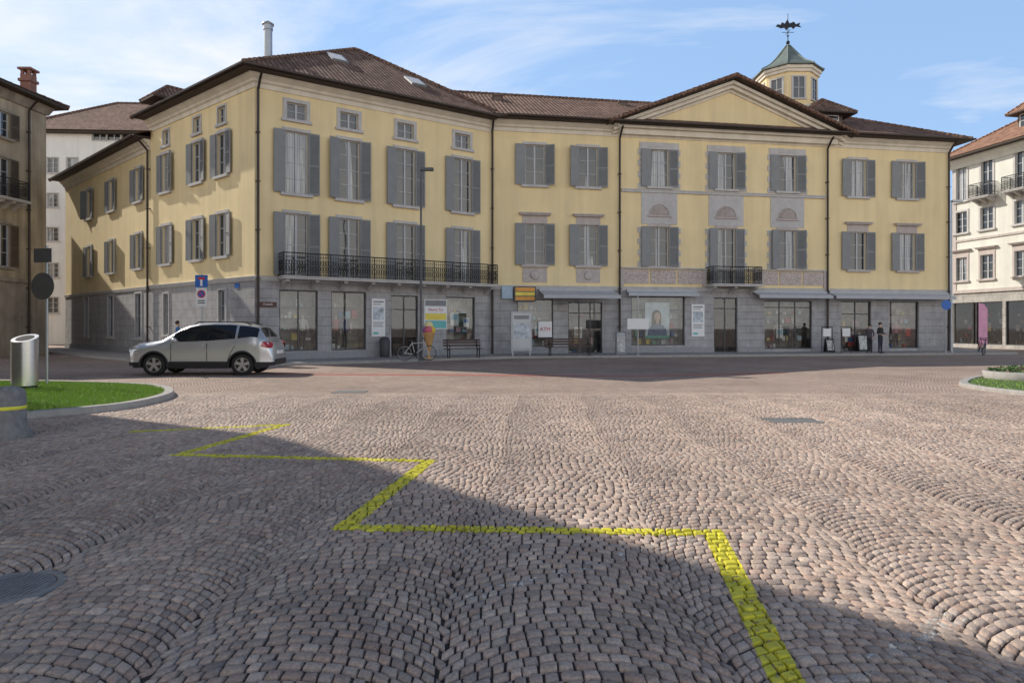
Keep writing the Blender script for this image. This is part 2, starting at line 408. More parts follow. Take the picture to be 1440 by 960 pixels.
for i,px in enumerate((927,1021,1107)):
    u=fR.u(px); window(pb,fR,u,1.12,9.78,11.95,bars=2,shw=.56)
    window(pb,fR,u,1.12,4.15 if i==1 else 5.12,7.45,bars=3 if i==1 else 2,shw=.56,trim=M_trim2,sill=0 if i==1 else .1)
railing(pb,fR,fR.u(992),fR.u(1060),4.12,h=1.0,dep=.95,fancy=True)
# shops
PAL=[mat('goods_%d'%i,c,.6,var=.3,vs=9) for i,c in enumerate([(.75,.73,.7),(.6,.1,.08),(.08,.2,.45),(.75,.55,.15),(.12,.12,.13),(.55,.42,.35),(.2,.42,.3),(.7,.45,.5),(.4,.6,.7),(.8,.78,.75)])]
rg=random.Random(11)
def shop(bld,fc,u0,u1,z0,z1,bars=(),back=(.16,.15,.14),name='shop_window',mid=None,goods=1.0,posters=0):
    fc.op.append((u0,u1,z0,z1)); M=fc.at((u0+u1)/2,0,z0); e=empty(name,M,bld); w=(u1-u0)/2;h=z1-z0
    mb=MB(); b=.06
    mb.box(-w,-w+b,.1,.18,0,h);mb.box(w-b,w,.1,.18,0,h);mb.box(-w+b,w-b,.1,.18,0,b);mb.box(-w+b,w-b,.1,.18,h-b,h)
    for t in bars: mb.box(-w+2*w*t-.03,-w+2*w*t+.03,.11,.17,b,h-b)
    if mid: mb.box(-w+b,w-b,.112,.168,mid-.03,mid+.03)
    obj('frame',mb,[mat('shop_frame_dark',(.07,.07,.075),.4,.3)],M,e)
    mb=MB(); mb.quad((-w,.14,0),(w,.14,0),(w,.14,h),(-w,.14,h)); obj('glass',mb,[M_shop],M,e)
    mb=MB(); D=1.1
    mb.quad((-w,.24,0),(w,.24,0),(w,D,0),(-w,D,0)); mb.quad((-w,.24,h),(-w,D,h),(w,D,h),(w,.24,h))
    mb.quad((-w,.24,0),(-w,D,0),(-w,D,h),(-w,.24,h)); mb.quad((w,.24,0),(w,.24,h),(w,D,h),(w,D,0)); mb.quad((-w,D,0),(w,D,0),(w,D,h),(-w,D,h))
    obj('display_recess',mb,[mat('recess_%.2f_%.2f'%back[:2],back,.8,var=.5,vs=2)],M,e)
    if goods:
        mb=MB(); 
        for lev,yy in ((.02,.32),(.5,.5),(1.0,.62),(1.55,.7),(2.1,.75)):
            if lev>h-.5: continue
            if lev>.1: mb.box(-w+.05,w-.05,yy,yy+.28,lev-.03,lev,4)
            x=-w+.08
            while x<w-.25:
                bw=rg.uniform(.08,.34); bh=rg.uniform(.1,.42)
                if rg.random()<.78*goods:
                    m=rg.randrange(10)
                    if rg.random()<.35: mb.cyl((x+bw/2,yy+.14,lev+.001),(x+bw/2,yy+.14,lev+bh),bw*.4,bw*.28,10,m)
                    else: mb.box(x,x+bw*.85,yy+.03,yy+.2,lev+.001,lev+bh,m)
                x+=bw+rg.uniform(.02,.12)
        obj('display_goods',mb,PAL,M,e)
    for k in range(posters):
        mb=MB(); x=rg.uniform(-w+.3,w-.3); z=rg.uniform(.6,1.4); a=rg.uniform(.15,.28); c=a*1.4
        mb.box(x-a,x+a,.155,.16,z-c,z+c,rg.choice((0,9,3,1))); mb.box(x-a*.75,x+a*.75,.150,.154,z-c*.1,z+c*.75,rg.choice((1,2,8,5))); obj('window_poster',mb,PAL,M,e)
    return e,M,w,h
shop(cb,fL,fL.u(393),fL.u(447),.5,3.35,bars=(.5,),goods=.6,back=(.35,.34,.33))
shop(cb,fL,fL.u(466),fL.u(515),.5,3.35,back=(.4,.36,.32),goods=.6)
shop(cb,fL,fL.u(550),fL.u(588),.12,3.25,back=(.06,.05,.05),name='doorway',mid=2.4,bars=(.5,),goods=0)
shop(cb,fL,fL.u(628),fL.u(668),.85,3.25,back=(.55,.53,.5),posters=2)
shop(pb,fR,fR.u(727),fR.u(778),.5,3.2,back=(.4,.4,.4),posters=2)
shop(pb,fR,fR.u(799),fR.u(847),.12,3.05,back=(.2,.19,.19),name='shop_door',bars=(.33,.66),mid=2.3,posters=2,goods=.5)
shop(pb,fR,fR.u(888),fR.u(963),.55,3.4,back=(.6,.61,.62),goods=.5)
shop(pb,fR,fR.u(1004),fR.u(1037),.12,3.35,back=(.03,.03,.03),name='entrance_door',mid=2.6,bars=(.5,),goods=0)
shop(pb,fR,fR.u(1075),fR.u(1142),.3,3.2,back=(.3,.28,.26),bars=(.33,.66),mid=2.5,goods=.7,posters=1)
shop(pb,fR,fR.u(1183),fR.u(1225),.12,3.2,back=(.3,.26,.24),name='shop_door',bars=(.5,),mid=2.3,goods=.7,posters=2)
shop(pb,fR,fR.u(1250),fR.u(1292),.3,3.2,back=(.5,.4,.4),goods=.8,posters=1)
for px,py0,py1,w in ((313,408,452,.7),(234,413,470,.6)):
    window(cb,fW,fW.u(px),w,fW.z(px,py1),fW.z(px,py0),shut=False,tw=.1,bars=1,sill=.05,pane=M_pane2)
for px,w in ((156,1.0),(195,1.0),(122,.8)):
    window(an,fV,fV.u(px),w,1.0,3.55,shut=False,tw=.1,bars=1,sill=.05,pane=M_pane2)
for fc,b,top in ((fL,cb,12.7),(fW,cb,12.7),(fV,an,11.6),(fR,pb,12.8)):
    fc.wall(ZG,top,'upper_wall',M_yel,b); fc.wall(0,ZG,'ground_floor_wall',M_grey,b)
def plinth(bld,fc,z1=.45):
    holes=sorted([o for o in fc.op if o[2]<z1]); u=0
    for o in holes+[(fc.L,0,0,0)]:
        if o[0]>u:
            mb=MB(); mb.box(u,o[0],-.05,-.001,0,z1); obj('plinth',mb,[M_plinth],fc.M,bld)
        u=o[1]
for fc,b in ((fL,cb),(fW,cb),(fV,an),(fR,pb)): plinth(b,fc)
obj('string_course',sweep([W,A,B],[(.0,3.72),(.06,3.72),(.09,3.80),(.12,3.93),(.0,3.96)]),[M_trim],parent=cb)
obj('string_course',sweep([V,W],[(.0,3.72),(.05,3.72),(.08,3.9),(.0,3.92)]),[M_trim],parent=an)
obj('string_course',sweep([B,E],[(.0,3.72),(.06,3.72),(.1,3.9),(.0,3.96)]),[M_trim],parent=pb)
cor=lambda z:[(.0,z-.62),(.05,z-.62),(.06,z-.42),(.16,z-.36),(.18,z-.26),(.34,z-.14),(.38,z-.04),(.0,z-.03)]
obj('cornice',sweep([W,A,B],cor(ZC)),[M_cream],parent=cb)
obj('cornice',sweep([V,W],cor(12.1)),[M_cream],parent=an)
obj('cornice',sweep([B,E],cor(13.2)),[M_cream],parent=pb)
eav=lambda z:[(.0,z-.025),(.82,z-.025),(.84,z-.02),(.86,z+.10),(.80,z+.11),(.0,z+.11)]
obj('eaves',sweep([W,A,B],eav(ZC)),[M_soffit],parent=cb)
obj('eaves',sweep([V,W],eav(12.1)),[M_soffit],parent=an)
E2=E+Vector((-fR.n.x,-fR.n.y))*11
obj('eaves',sweep([B,E,E2],eav(13.2)),[M_soffit],parent=pb)
def gutter(path,z,bld): obj('gutter',sweep(path,[(.865,z-.02),(.93,z-.06),(1.0,z-.02),(1.01,z+.06),(.99,z+.06),(.93,z+.0),(.865,z+.06)]),[M_pipe],parent=bld)
gutter([W,A,B],ZC+.05,cb); gutter([V,W],12.15,an); gutter([B+fR.d*.8,E,E2],13.25,pb)
def vwall(bld,pts,z0,z1,m,name='rear_wall'):
    mb=MB()
    for a,b in zip(pts,pts[1:]): mb.quad((a[0],a[1],z0),(b[0],b[1],z0),(b[0],b[1],z1),(a[0],a[1],z1))
    return obj(name,mb,[m],parent=bld)
D=A+(B-A)+(W-A)
vwall(cb,[B,D,W],0,ZC+.05,M_yel)
B2=B-fR.n*11; vwall(pb,[E,E2,B2,B],0,13.2,M_yel)
V2=V-fV.n*9; W2=W-fV.n*9; vwall(an,[W,W2,V2,V],0,12.1,M_yel)
def off(p,q,r,o):
    a=(q-p).normalized();b=(r-q).normalized(); n1=Vector((a.y,-a.x));n2=Vector((b.y,-b.x)); mt=(n1+n2)/(1+n1.dot(n2)); return q+mt*o
ZE=ZC+.12
Ao=off(W,A,B,.88); Bo=B+fL.n*.88+fL.d*.6; Wo=W+fW.n*.88-fW.d*.5; Do=D+(D-A).normalized()*.8
pk=P(500,24.2); PK=(pk.x,pk.y,17.75)
c3=lambda p,z:(p.x,p.y,z)
roof(cb,[[c3(Ao,ZE),c3(Bo,ZE),PK],[c3(Wo,ZE),c3(Ao,ZE),PK],[c3(Bo,ZE),c3(Do,ZE),PK],[c3(Do,ZE),c3(Wo,ZE),PK]],[(c3(Ao,ZE),PK),(c3(Bo,ZE),PK),(c3(Wo,ZE),PK)])
r0=fV.w(-.6,-.88,12.2);r1=fV.w(fV.L+.3,-.88,12.2);r2=fV.w(fV.L+.3,4,14.2);r3=fV.w(3.0,4,14.2);r4=fV.w(-.6,9,12.2);r5=fV.w(fV.L+.3,9,12.2)
roof(an,[[r0,r1,r2,r3],[r0,r3,r4],[r3,r2,r5,r4]],[(r0,r3),(r3,r2)])
ZR=16.5; ZE2=13.31; LR=fR.L
q1=fR.w(LR+.86,-.86,ZE2);q2=fR.w(LR-5.2,5.5,ZR);q3=fR.w(-5.5,5.5,ZR);q4=fR.w(LR+.86,11.8,ZE2);q5=fR.w(-5.5,11.8,ZE2)
qq0=fR.w(0.2,-.86,ZE2)
roof(pb,[[qq0,q1,q2,q3],[q1,q4,q2],[q3,q2,q4,q5]],[(q1,q2),(q2,q3),(q2,q4)])
# pediment
ul=fR.u(872);ur=fR.u(1172);um=fR.u(1025); ZA=16.0
ped=empty('pediment',fR.at(um,0,13.2),pb)
mb=MB(); mb.poly([(ul,-.12,13.15),(ur,-.12,13.15),(um,-.12,ZA-.1)]); obj('tympanum',mb,[M_yel],fR.M,ped)
def rake(mb,a,b,y0,y1,t0,t1):
    d=Vector((b[0]-a[0],b[1]-a[1])).normalized(); n=Vector((d.y,-d.x)); 
    if n.y>0:n=-n
    k=1/abs(n.y); vs=[]
    for y in (y0,y1):
        vs+=[(a[0],y,a[1]-t0*k),(b[0],y,b[1]-t0*k),(b[0],y,b[1]-t1*k),(a[0],y,a[1]-t1*k)]
    mb.add(vs,[(0,1,2,3),(7,6,5,4),(0,4,5,1),(3,2,6,7),(0,3,7,4),(1,5,6,2)])
mb=MB()
for a in (ul-.5,ur+.5):
    rake(mb,(a,13.38),(um,ZA+.2),-.60,-.05,.13,.30); rake(mb,(a,13.38),(um,ZA+.2),-.42,-.05,.31,.5); rake(mb,(a,13.38),(um,ZA+.2),-.2,-.05,.51,.66)
mb.box(ul-.3,ur+.3,-.5,.0,13.02,13.17); mb.box(ul-.1,ur+.1,-.3,.0,12.7,13.01)
obj('raking_cornice',mb,[M_cream],fR.M,ped)
mb=MB()
for a in (ul-.95,ur+.95): rake(mb,(a,13.22),(um,ZA+.25),-.92,.6,.0,.12)
obj('verge_board',mb,[M_soffit],fR.M,ped)
g0=fR.w(ul-.95,-.95,13.23);g1=fR.w(um,-.95,ZA+.27);g2=fR.w(ur+.95,-.95,13.23);gb=fR.w(um,6.0,ZA+.27);gb0=fR.w(ul-.95,6,13.23);gb2=fR.w(ur+.95,6,13.23)
roof(ped,[[g0,g1,gb,gb0],[g1,g2,gb2,gb]],[(g0,g1),(g1,g2),(g1,gb)],name='gable_roof')
c0,c1=fR.u(874),fR.u(1160)
for y,za,zb in ((-.10,9.42,9.6),(-.11,4.98,5.08)):
    mb=MB(); mb.box(c0,c1,y,-.004,za,zb); mb.box(c0,c1,y-.03,y,zb-.06,zb-.001); obj('moulding',mb,[M_trim],fR.M,pb)
for px in (927,1021,1107):
    u=fR.u(px); mb=MB()
    for sx in (-1,1):
        z=5.12
        while z<7.4:
            wv=.42 if int(round((z-5.12)/.33))%2==0 else .30
            a=u+sx*.70; mb.box(min(a,a+sx*wv+sx*.2),max(a,a+sx*wv+sx*.2),-.045,-.003,z,z+.31); z+=.33
        z=9.66
        while z<12.0:
            wv=.2 if int(round((z-9.66)/.33))%2==0 else .1
            a=u+sx*.70; mb.box(min(a,a+sx*wv+sx*.4),max(a,a+sx*wv+sx*.4),-.045,-.003,z,z+.31); z+=.33
    mb.box(u-1.1,u+1.1,-.04,-.003,7.60,9.42); mb.box(u-1.2,u+1.2,-.04,-.003,12.10,12.35)
    obj('stone_panel',mb,[M_trim],fR.M,pb)
    mb=MB(); zc=8.15; R=.5; n=14
    mb.box(u-.72,u+.72,-.12,-.041,zc-.12,zc-.02)
    for i in range(n):
        a0=math.pi*i/n;a1=math.pi*(i+1)/n;am=(a0+a1)/2
        p=[(u,-.06,zc),(u+R*math.cos(a0),-.05,zc+R*math.sin(a0)),(u+(R+.05)*math.cos(am),-.11,zc+(R+.05)*math.sin(am)),(u+R*math.cos(a1),-.05,zc+R*math.sin(a1))]
        mb.add(p,[(0,2,1),(0,3,2)])
    mb.tube([(u+(R+.1)*math.cos(a),-.06,zc+(R+.1)*math.sin(a)) for a in [math.pi*k/14 for k in range(15)]],.035,6)
    obj('fan_ornament',mb,[M_trim2],fR.M,pb)
n=NT('carved_frieze'); no=n.noise(n.pos(),9,4); cc=n.ramp(no,[(.36,(.42,.33,.29)),(.6,(.60,.53,.49))]); n.l(cc,n.b.inputs['Base Color']); n.b.inputs['Roughness'].default_value=.9; n.bump(no,.06); M_fri=n.m
for a,b in ((874,990),(1062,1160)):
    a=fR.u(a);b=fR.u(b); k=max(2,int((b-a)/1.5))
    for i in range(k):
        x0=a+(b-a)*i/k;x1=a+(b-a)*(i+1)/k; mb=MB(); mb.box(x0+.06,x1-.06,-.05,-.004,4.14,4.93); obj('carved_frieze',mb,[M_fri],fR.M,pb)
for px in (874,990,1062,1160):
    u=fR.u(px); mb=MB(); mb.box(u-.12,u+.12,-.09,-.004,4.0,4.975); obj('pedestal',mb,[M_trim2],fR.M,pb)
for px in (752,827):
    u=fR.u(px); mb=MB(); mb.box(u-.7,u+.7,-.04,-.004,4.15,4.95); mb.lathe([(.0,-.0),(.22,-.0),(.26,.03),(.2,.06),(.12,.03),(0,.06)][::1],(u,-.10,4.55),16,ax='y'); obj('apron_panel',mb,[M_trim2],fR.M,pb)
pipe(cb,fL,.12,.1,12.9); pipe(pb,fR,.08,.1,13.1); pipe(pb,fR,fR.u(870.5),.1,13.0); pipe(pb,fR,fR.u(1162),.1,13.0); pipe(pb,fR,LR-.15,.1,13.1)
pipe(an,fV,fV.L-.1,.1,12.0)
def awning(bld,fc,u0,u1,z,dep,drop,m):
    mb=MB(); mb.box(u0,u1,-.22,-.11,z-.05,z+.12)
    mb.add([(u0,-.2,z),(u1,-.2,z),(u1,-dep,z-drop),(u0,-dep,z-drop),(u0,-.2,z+.02),(u1,-.2,z+.02),(u1,-dep,z-drop+.02),(u0,-dep,z-drop+.02)],[(0,3,2,1),(4,5,6,7),(0,1,5,4),(2,3,7,6),(1,2,6,5),(3,0,4,7)])
    mb.box(u0,u1,-dep-.03,-dep,z-drop-.16,z-drop+.03)
    for u in (u0+.1,u1-.1): mb.cyl((u,-.1,z-.1),(u,-dep,z-drop-.02),.02,n=6)
    return obj('awning',mb,[m],fc.M,bld)
M_awn=mat('awning_canvas',(.48,.49,.51),.8,var=.1)
awning(pb,fR,fR.u(757),fR.u(862),3.66,1.4,.30,M_awn)
awning(pb,fR,fR.u(880),fR.u(978),3.66,.5,.10,M_awn)
awning(pb,fR,fR.u(1058),fR.u(1160),3.66,.8,.18,M_awn); awning(pb,fR,fR.u(1164),fR.u(1330),3.66,.8,.18,M_awn)
# cupola
cx=P(1108,20.4); cu=empty('cupola',T(cx.x,cx.y,15),pb)
def octa(r,z,o=math.pi/8): return [(cx.x+r*math.cos(o+k*math.pi/4),cx.y+r*math.sin(o+k*math.pi/4),z) for k in range(8)]
mb=MB(); a=octa(1.9,14.5);b=octa(1.9,19.0)
for i in range(8): mb.quad(a[i],a[(i+1)%8],b[(i+1)%8],b[i])
obj('drum',mb,[M_yel],parent=cu)
for r,z0,z1 in ((2.03,18.55,18.75),(2.13,18.751,18.95),(2.0,16.2,16.35)):
    mb=MB(); a=octa(r,z0);b=octa(r,z1)
    for i in range(8): mb.quad(a[i],a[(i+1)%8],b[(i+1)%8],b[i])
    mb.poly(b); mb.poly(a[::-1]); obj('drum_cornice',mb,[M_cream],parent=cu)
mb=MB(); prof=[(2.3,18.97),(2.3,19.04),(1.55,19.47),(.9,20.05),(.35,20.72),(.12,21.0)]
rr=[octa(r,z) for r,z in prof]
for a,b in zip(rr,rr[1:]):
    for i in range(8): mb.quad(a[i],a[(i+1)%8],b[(i+1)%8],b[i])
mb.poly(rr[0][::-1])
for k in range(8): mb.tube([r[k] for r in rr[1:]],.05,6)
obj('cupola_roof',mb,[mat('copper_patina',(.17,.205,.185),.6,.1,var=.3,vs=2)],parent=cu)
for ang in (-90,-45,-135,0,180):
    a=math.radians(ang); ap=1.9*math.cos(math.pi/8)
    MM=Matrix.Translation((cx.x+ap*math.cos(a),cx.y+ap*math.sin(a),16.8))@Matrix.Rotation(a+math.pi/2,4,'Z')
    e=empty('window',MM,cu); mb=MB(); mb.box(-.48,-.36,-.06,0,0,1.4);mb.box(.36,.48,-.06,0,0,1.4);mb.box(-.48,.48,-.06,0,1.4,1.5);mb.box(-.52,.52,-.1,0,-.1,0)
    mb.box(-.025,.025,-.03,-.005,0,1.4); mb.box(-.36,.36,-.03,-.006,.68,.72)
    obj('surround',mb,[M_trim],MM,e); mb=MB(); mb.quad((-.36,-.004,0),(.36,-.004,0),(.36,-.004,1.4),(-.36,-.004,1.4)); obj('pane',mb,[M_pane2],MM,e)
mb=MB(); zz=20.9
mb.cyl((cx.x,cx.y,zz),(cx.x,cx.y,zz+2.3),.035,.02,8); mb.ball((cx.x,cx.y,zz+.3),.13); mb.ball((cx.x,cx.y,zz+.75),.07)
mb.tube([(cx.x-.42,cx.y,zz+1.0),(cx.x+.42,cx.y,zz+1.0)],.018,6); mb.tube([(cx.x,cx.y-.42,zz+1.0),(cx.x,cx.y+.42,zz+1.0)],.018,6)
sil=[(-.85,1.50),(-.72,1.66),(-.50,1.62),(-.42,1.80),(-.22,1.70),(-.05,1.98),(.12,1.72),(.40,1.84),(.55,1.66),(.85,1.78),(.78,1.58),(.95,1.44),(.55,1.50),(.38,1.32),(.22,1.46),(.0,1.40),(-.12,1.22),(-.25,1.42),(-.48,1.36),(-.66,1.46)]
vs=[(cx.x+x,cx.y-.012,zz+z-.1) for x,z in sil]+[(cx.x+x,cx.y+.012,zz+z-.1) for x,z in sil]; k=len(sil)
mb.add(vs,[tuple(range(k)),tuple(range(2*k-1,k-1,-1))]+[(i,k+i,k+(i+1)%k,(i+1)%k) for i in range(k)])
obj('weather_vane',mb,[M_iron],parent=cu)
def dormer(bld,fc,u,y,z0,w,h,rw,rh,tile=M_tile):
    M=fc.at(u,y,z0); e=empty('dormer',M,bld); mb=MB()
    mb.box(-w/2,w/2,0,3,-1.2,h-.11); obj('dormer_wall',mb,[mat('dark_timber',(.13,.10,.085),.8)],M,e)
    mb=MB(); a=w*.36; mb.box(-a,a,-.02,-.005,.1,h-.12)
    obj('pane',mb,[M_pane2],M,e); mb=MB()
    for x in (-a,0,a): mb.box(x-.03,x+.03,-.05,-.021,.06,h-.12)
    mb.box(-a,a,-.05,-.022,.04,.1); mb.box(-a,a,-.05,-.022,h-.18,h-.12); mb.box(-a,a,-.048,-.022,h*.5,h*.5+.04)
    obj('casement',mb,[M_casew],M,e)
    w2=rw/2; mb=MB(); pts=[(-w2,-.6,h),(w2,-.6,h),(w2,3.2,h),(-w2,3.2,h)]; ap=[(0,.5,h+rh),(0,3.2,h+rh)]
    mb.poly([pts[0],pts[1],ap[0]]); mb.poly([pts[1],pts[2],ap[1],ap[0]]); mb.poly([pts[3],pts[0],ap[0],ap[1]])
    for p,q in ((pts[0],ap[0]),(pts[1],ap[0]),(ap[0],ap[1])): mb.cyl(p,q,.09,n=6)
    obj('dormer_roof',mb,[tile],M,e)
    mb=MB(); mb.box(-w2,w2,-.6,3.2,h-.1,h-.005); obj('soffit',mb,[M_soffit],M,e)
dormer(pb,fR,fR.u(1190)+.0,1.9,14.35,2.2,.95,3.5,1.05)
dormer(cb,fW,.7,.1,13.35,1.0,.8,1.9,.9)
p=P(377,28.6)
mb=MB(); mb.cyl((p.x,p.y,13.6),(p.x,p.y,16.2),.20,n=14); mb.cyl((p.x,p.y,16.2),(p.x,p.y,16.45),.23,n=14); mb.lathe([(.1,0),(.28,.0),(.28,.06),(.02,.22)],(p.x,p.y,16.45),14); mb.cyl((p.x,p.y,14.6),(p.x,p.y,14.68),.3,n=14)
obj('flue_pipe',mb,[M_galv],parent=cb)
def skylight(a,b,bld):
    pa=Vector(c3(Ao,ZE));pbp=Vector(c3(Bo,ZE));pp=Vector(PK)
    ex=(pbp-pa).normalized(); nn=(pbp-pa).cross(pp-pa).normalized(); ey=nn.cross(ex)
    o=pa+ex*a+ey*b+nn*.06
    M=Matrix(((ex.x,ey.x,nn.x,o.x),(ex.y,ey.y,nn.y,o.y),(ex.z,ey.z,nn.z,o.z),(0,0,0,1)))
    mb=MB(); mb.box(-.45,.45,-.6,.6,-.1,.04,0); mb.box(-.36,.36,-.5,.5,.041,.05,1)
    obj('skylight',mb,[M_galv,M_casew],M,bld)
skylight(5.6,4.6,cb); skylight(9.6,3.2,cb)
for u,y,z in ((.9,3.4,15.3),(9.2,4.3,15.7)):
    o=fR.w(u,y,z); mb=MB(); mb.box(o.x-.25,o.x+.25,o.y-.25,o.y+.25,z-.6,z+.3); mb.box(o.x-.32,o.x+.32,o.y-.32,o.y+.32,z+.3,z+.38); obj('chimney',mb,[mat('dark_flue',(.16,.12,.10),.8)],parent=pb)
# ---------------------------------------------------------------- left old building
L0=Vector((-27.85,33.6)); L1=Vector((-27.3,40.0)); fO=Fac(L0,L1)
ob=empty('old_building',T(L1.x,L1.y),category='building',label='weathered brown plaster building with tiled roof and iron balcony')
M_old=mat('weathered_brown_plaster',(.48,.40,.28),.9,var=.3,vs=.8,bump=.006,streak=.35)
M_oldg=mat('weathered_stone_base',(.36,.31,.25),.9,var=.3,vs=1.2,bump=.01,streak=.3)
M_shb=mat('brown_shutter',(.12,.09,.06),.6)
for u in (1.2,3.3):
    for z0,z1 in ((4.9,7.2),(8.6,10.8),(11.9,13.3)):
        window(ob,fO,u,1.0,z0,z1,trim=M_oldg,smat=M_shb,shw=.5,sill=.1,bars=2)
shop(ob,fO,.5,2.6,.4,3.4,back=(.3,.28,.24)); 
fO.wall(4.2,14.6,'upper_wall',M_old,ob); fO.wall(0,4.2,'ground_floor_wall',M_oldg,ob)
railing(ob,fO,2.4,4.3,8.55,h=1.0,dep=.8)
Lb=L1+Vector((-12,1.6)); La=L0+Vector((-12,-1))
vwall(ob,[L1,Lb,La,L0],0,14.6,M_old)
obj('string_course',sweep([L0,L1,Lb],[(0,4.1),(.1,4.1),(.12,4.3),(0,4.32)]),[M_oldg],parent=ob)
obj('cornice',sweep([L0,L1,Lb],[(.0,14.0),(.1,14.0),(.3,14.4),(.3,14.48),(0,14.5)]),[M_oldg],parent=ob)
obj('eaves',sweep([L0,L1,Lb],[(.0,14.51),(.8,14.51),(.82,14.65),(0,14.66)]),[M_soffit],parent=ob)
o1=off(L0,L1,Lb,.84)
e0=(L0.x+.84,L0.y-.5,14.68);e1=(o1.x,o1.y,14.68); rA=(L0.x-6,L0.y-.5,17.2); rB=(L1.x-6,L1.y-4,17.2); e2=(Lb.x,Lb.y+.84,14.68);
roof(ob,[[e0,e1,rB,rA],[e1,e2,rB],[rA,rB,e2,(La.x,La.y,14.68)]],[(e1,rB),(rB,rA)])
pipe(ob,fO,fO.u(38),.1,14.4)
def chimney(bld,x,y,z0,z1,w=.7,m=None):
    mb=MB(); mb.box(x-w/2,x+w/2,y-w/2,y+w/2,z0,z1); mb.box(x-w/2-.08,x+w/2+.08,y-w/2-.08,y+w/2+.08,z1-.4,z1-.25); 
    for sx in (-1,1):
        for sy in (-1,1): mb.box(x+sx*(w/2-.08)-.07,x+sx*(w/2-.08)+.07,y+sy*(w/2-.08)-.07,y+sy*(w/2-.08)+.07,z1,z1+.25)
    mb.box(x-w/2-.1,x+w/2+.1,y-w/2-.1,y+w/2+.1,z1+.25,z1+.36)
    obj('chimney',mb,[m or mat('chimney_brick',(.30,.15,.11),.9,var=.3,vs=6)],parent=bld)
chimney(ob,-27.2,38.4,14.6,15.75,.55)
rb=empty('rear_house',T(-36,48),category='building',label='plain plastered house behind the weathered brown building')
q=[Vector((-34.8,42.2)),Vector((-40.6,54.0)),Vector((-50,50)),Vector((-44,40))]
vwall(rb,q[::-1]+[q[-1]],0,15.9,M_old,'wall'); 
c=sum(q,Vector((0,0)))/4
roof(rb,[[c3(q[i],15.9),c3(q[(i+1)%4],15.9),(c.x,c.y,18)] for i in range(4)])
# ---------------------------------------------------------------- white building behind
fB=Fac(P(20,15.2),P(235,15.0))
wb=empty('white_building',T(*P(120,15)),category='building',label='white rendered apartment building with brown tiled roof')
M_wht=mat('white_render',(.80,.79,.76),.9,var=.06,vs=1,streak=.08)
for px in (74,):
    for y0,y1 in ((222,243),(272,291),(320,339),(370,390),(418,440)):
        window(wb,fB,fB.u(px),1.0,fB.z(px,y1),fB.z(px,y0),shut=False,tw=.06,sill=.05)
for px in (46,102,130,158,186):
    for y0,y1 in ((222,243),(272,291)): window(wb,fB,fB.u(px),1.0,fB.z(px,y1),fB.z(px,y0),shut=False,tw=.06,sill=.05)
for px in (140,160,180): window(wb,fB,fB.u(px),1.3,fB.z(px,196)-.1,fB.z(px,187),shut=False,tw=.05,sill=0,bars=0)
fB.wall(0,19.7,'wall',M_wht,wb)
mb=MB(); mb.box(-.5,fB.L+.5,-.7,0,19.55,19.7); obj('eaves',mb,[M_soffit],fB.M,wb)
R=[fB.w(-.7,-.9,19.72),fB.w(fB.L,-.9,19.72),fB.w(fB.L-2,6,24.4),fB.w(fB.u(118),6,24.4),fB.w(-.7,12,19.72),fB.w(fB.L,12,19.72)]
roof(wb,[[R[0],R[1],R[2],R[3]],[R[0],R[3],R[4]],[R[3],R[2],R[5],R[4]],[R[1],R[5],R[2]]],[(R[0],R[3]),(R[3],R[2])])
vwall(wb,[fB.w(fB.L,0,0),fB.w(fB.L,11,0),fB.w(0,11,0),fB.w(0,0,0)],0,19.7,M_wht)
# ---------------------------------------------------------------- right cream building
R0=P(1340,17.6);R1=P(1440,19.8); dd=(R1-R0).normalized(); R2=R0+dd*14; fC=Fac(R0,R2)
rc=empty('cream_building',T(R0.x,R0.y),category='building',label='cream townhouse with balconies, stone window pediments and orange roof')
M_crm=mat('cream_plaster',(.72,.71,.64),.9,var=.07,vs=.8,streak=.1)
M_stn=stone_wall('brown_grey_stone',(.42,.40,.37),1.0,.5,.015,.08)
zt=lambda y:fC.z(1388,y)
for px in (1352,1388,1437,1500,):
    u=fC.u(px) if px<1500 else 11.5
    window(rc,fC,u,1.0,zt(275),zt(224),shut=False,bars=2,tw=.16)
    window(rc,fC,u,1.1,zt(322),zt(291),shut=False,bars=2,tw=.16)
    window(rc,fC,u,1.1,zt(392),zt(358),shut=False,bars=2,tw=.16,lint=1,trim=M_trim2)
    shop(rc,fC,u-1.3,u+1.3,.3,3.5,back=(.12,.12,.12),goods=.6,posters=1)
for px in (1388,1437): 
    u=fC.u(px); railing(rc,fC,u-.9,u+.9,zt(277),h=1.0,dep=.8)
fC.wall(4.4,14.6,'upper_wall',M_crm,rc); fC.wall(0,4.4,'ground_floor_wall',M_stn,rc)
mb=MB(); mb.box(0,fC.L,-.12,-.003,4.25,4.5); obj('string_course',mb,[M_trim2],fC.M,rc)
mb=MB(); mb.box(.36,fC.L,-.08,-.003,zt(335),zt(332)); obj('string_course',mb,[M_trim2],fC.M,rc)
mb=MB(); mb.box(0,.35,-.05,-.003,4.51,14.05); obj('corner_pilaster',mb,[M_trim2],fC.M,rc)
obj('cornice',sweep([R0-fC.n*8,R0,R2],[(0,14.1),(.1,14.1),(.2,14.4),(.45,14.6),(.5,14.75),(0,14.76)]),[M_crm],parent=rc)
mb=MB(); mb.box(-.9,fC.L,-1.0,0,14.77,14.9); obj('eaves',mb,[M_soffit],fC.M,rc)
R=[fC.w(-.9,-1.05,14.92),fC.w(fC.L,-1.05,14.92),fC.w(fC.L,5,18.6),fC.w(5,5,18.6),fC.w(-.9,11,14.92)]
roof(rc,[[R[0],R[1],R[2],R[3]],[R[0],R[3],R[4]]],[(R[0],R[3]),(R[3],R[2])],m=M_tile2)
vwall(rc,[fC.w(0,11,0),fC.w(0,0,0)],0,14.8,M_crm,'side_wall')
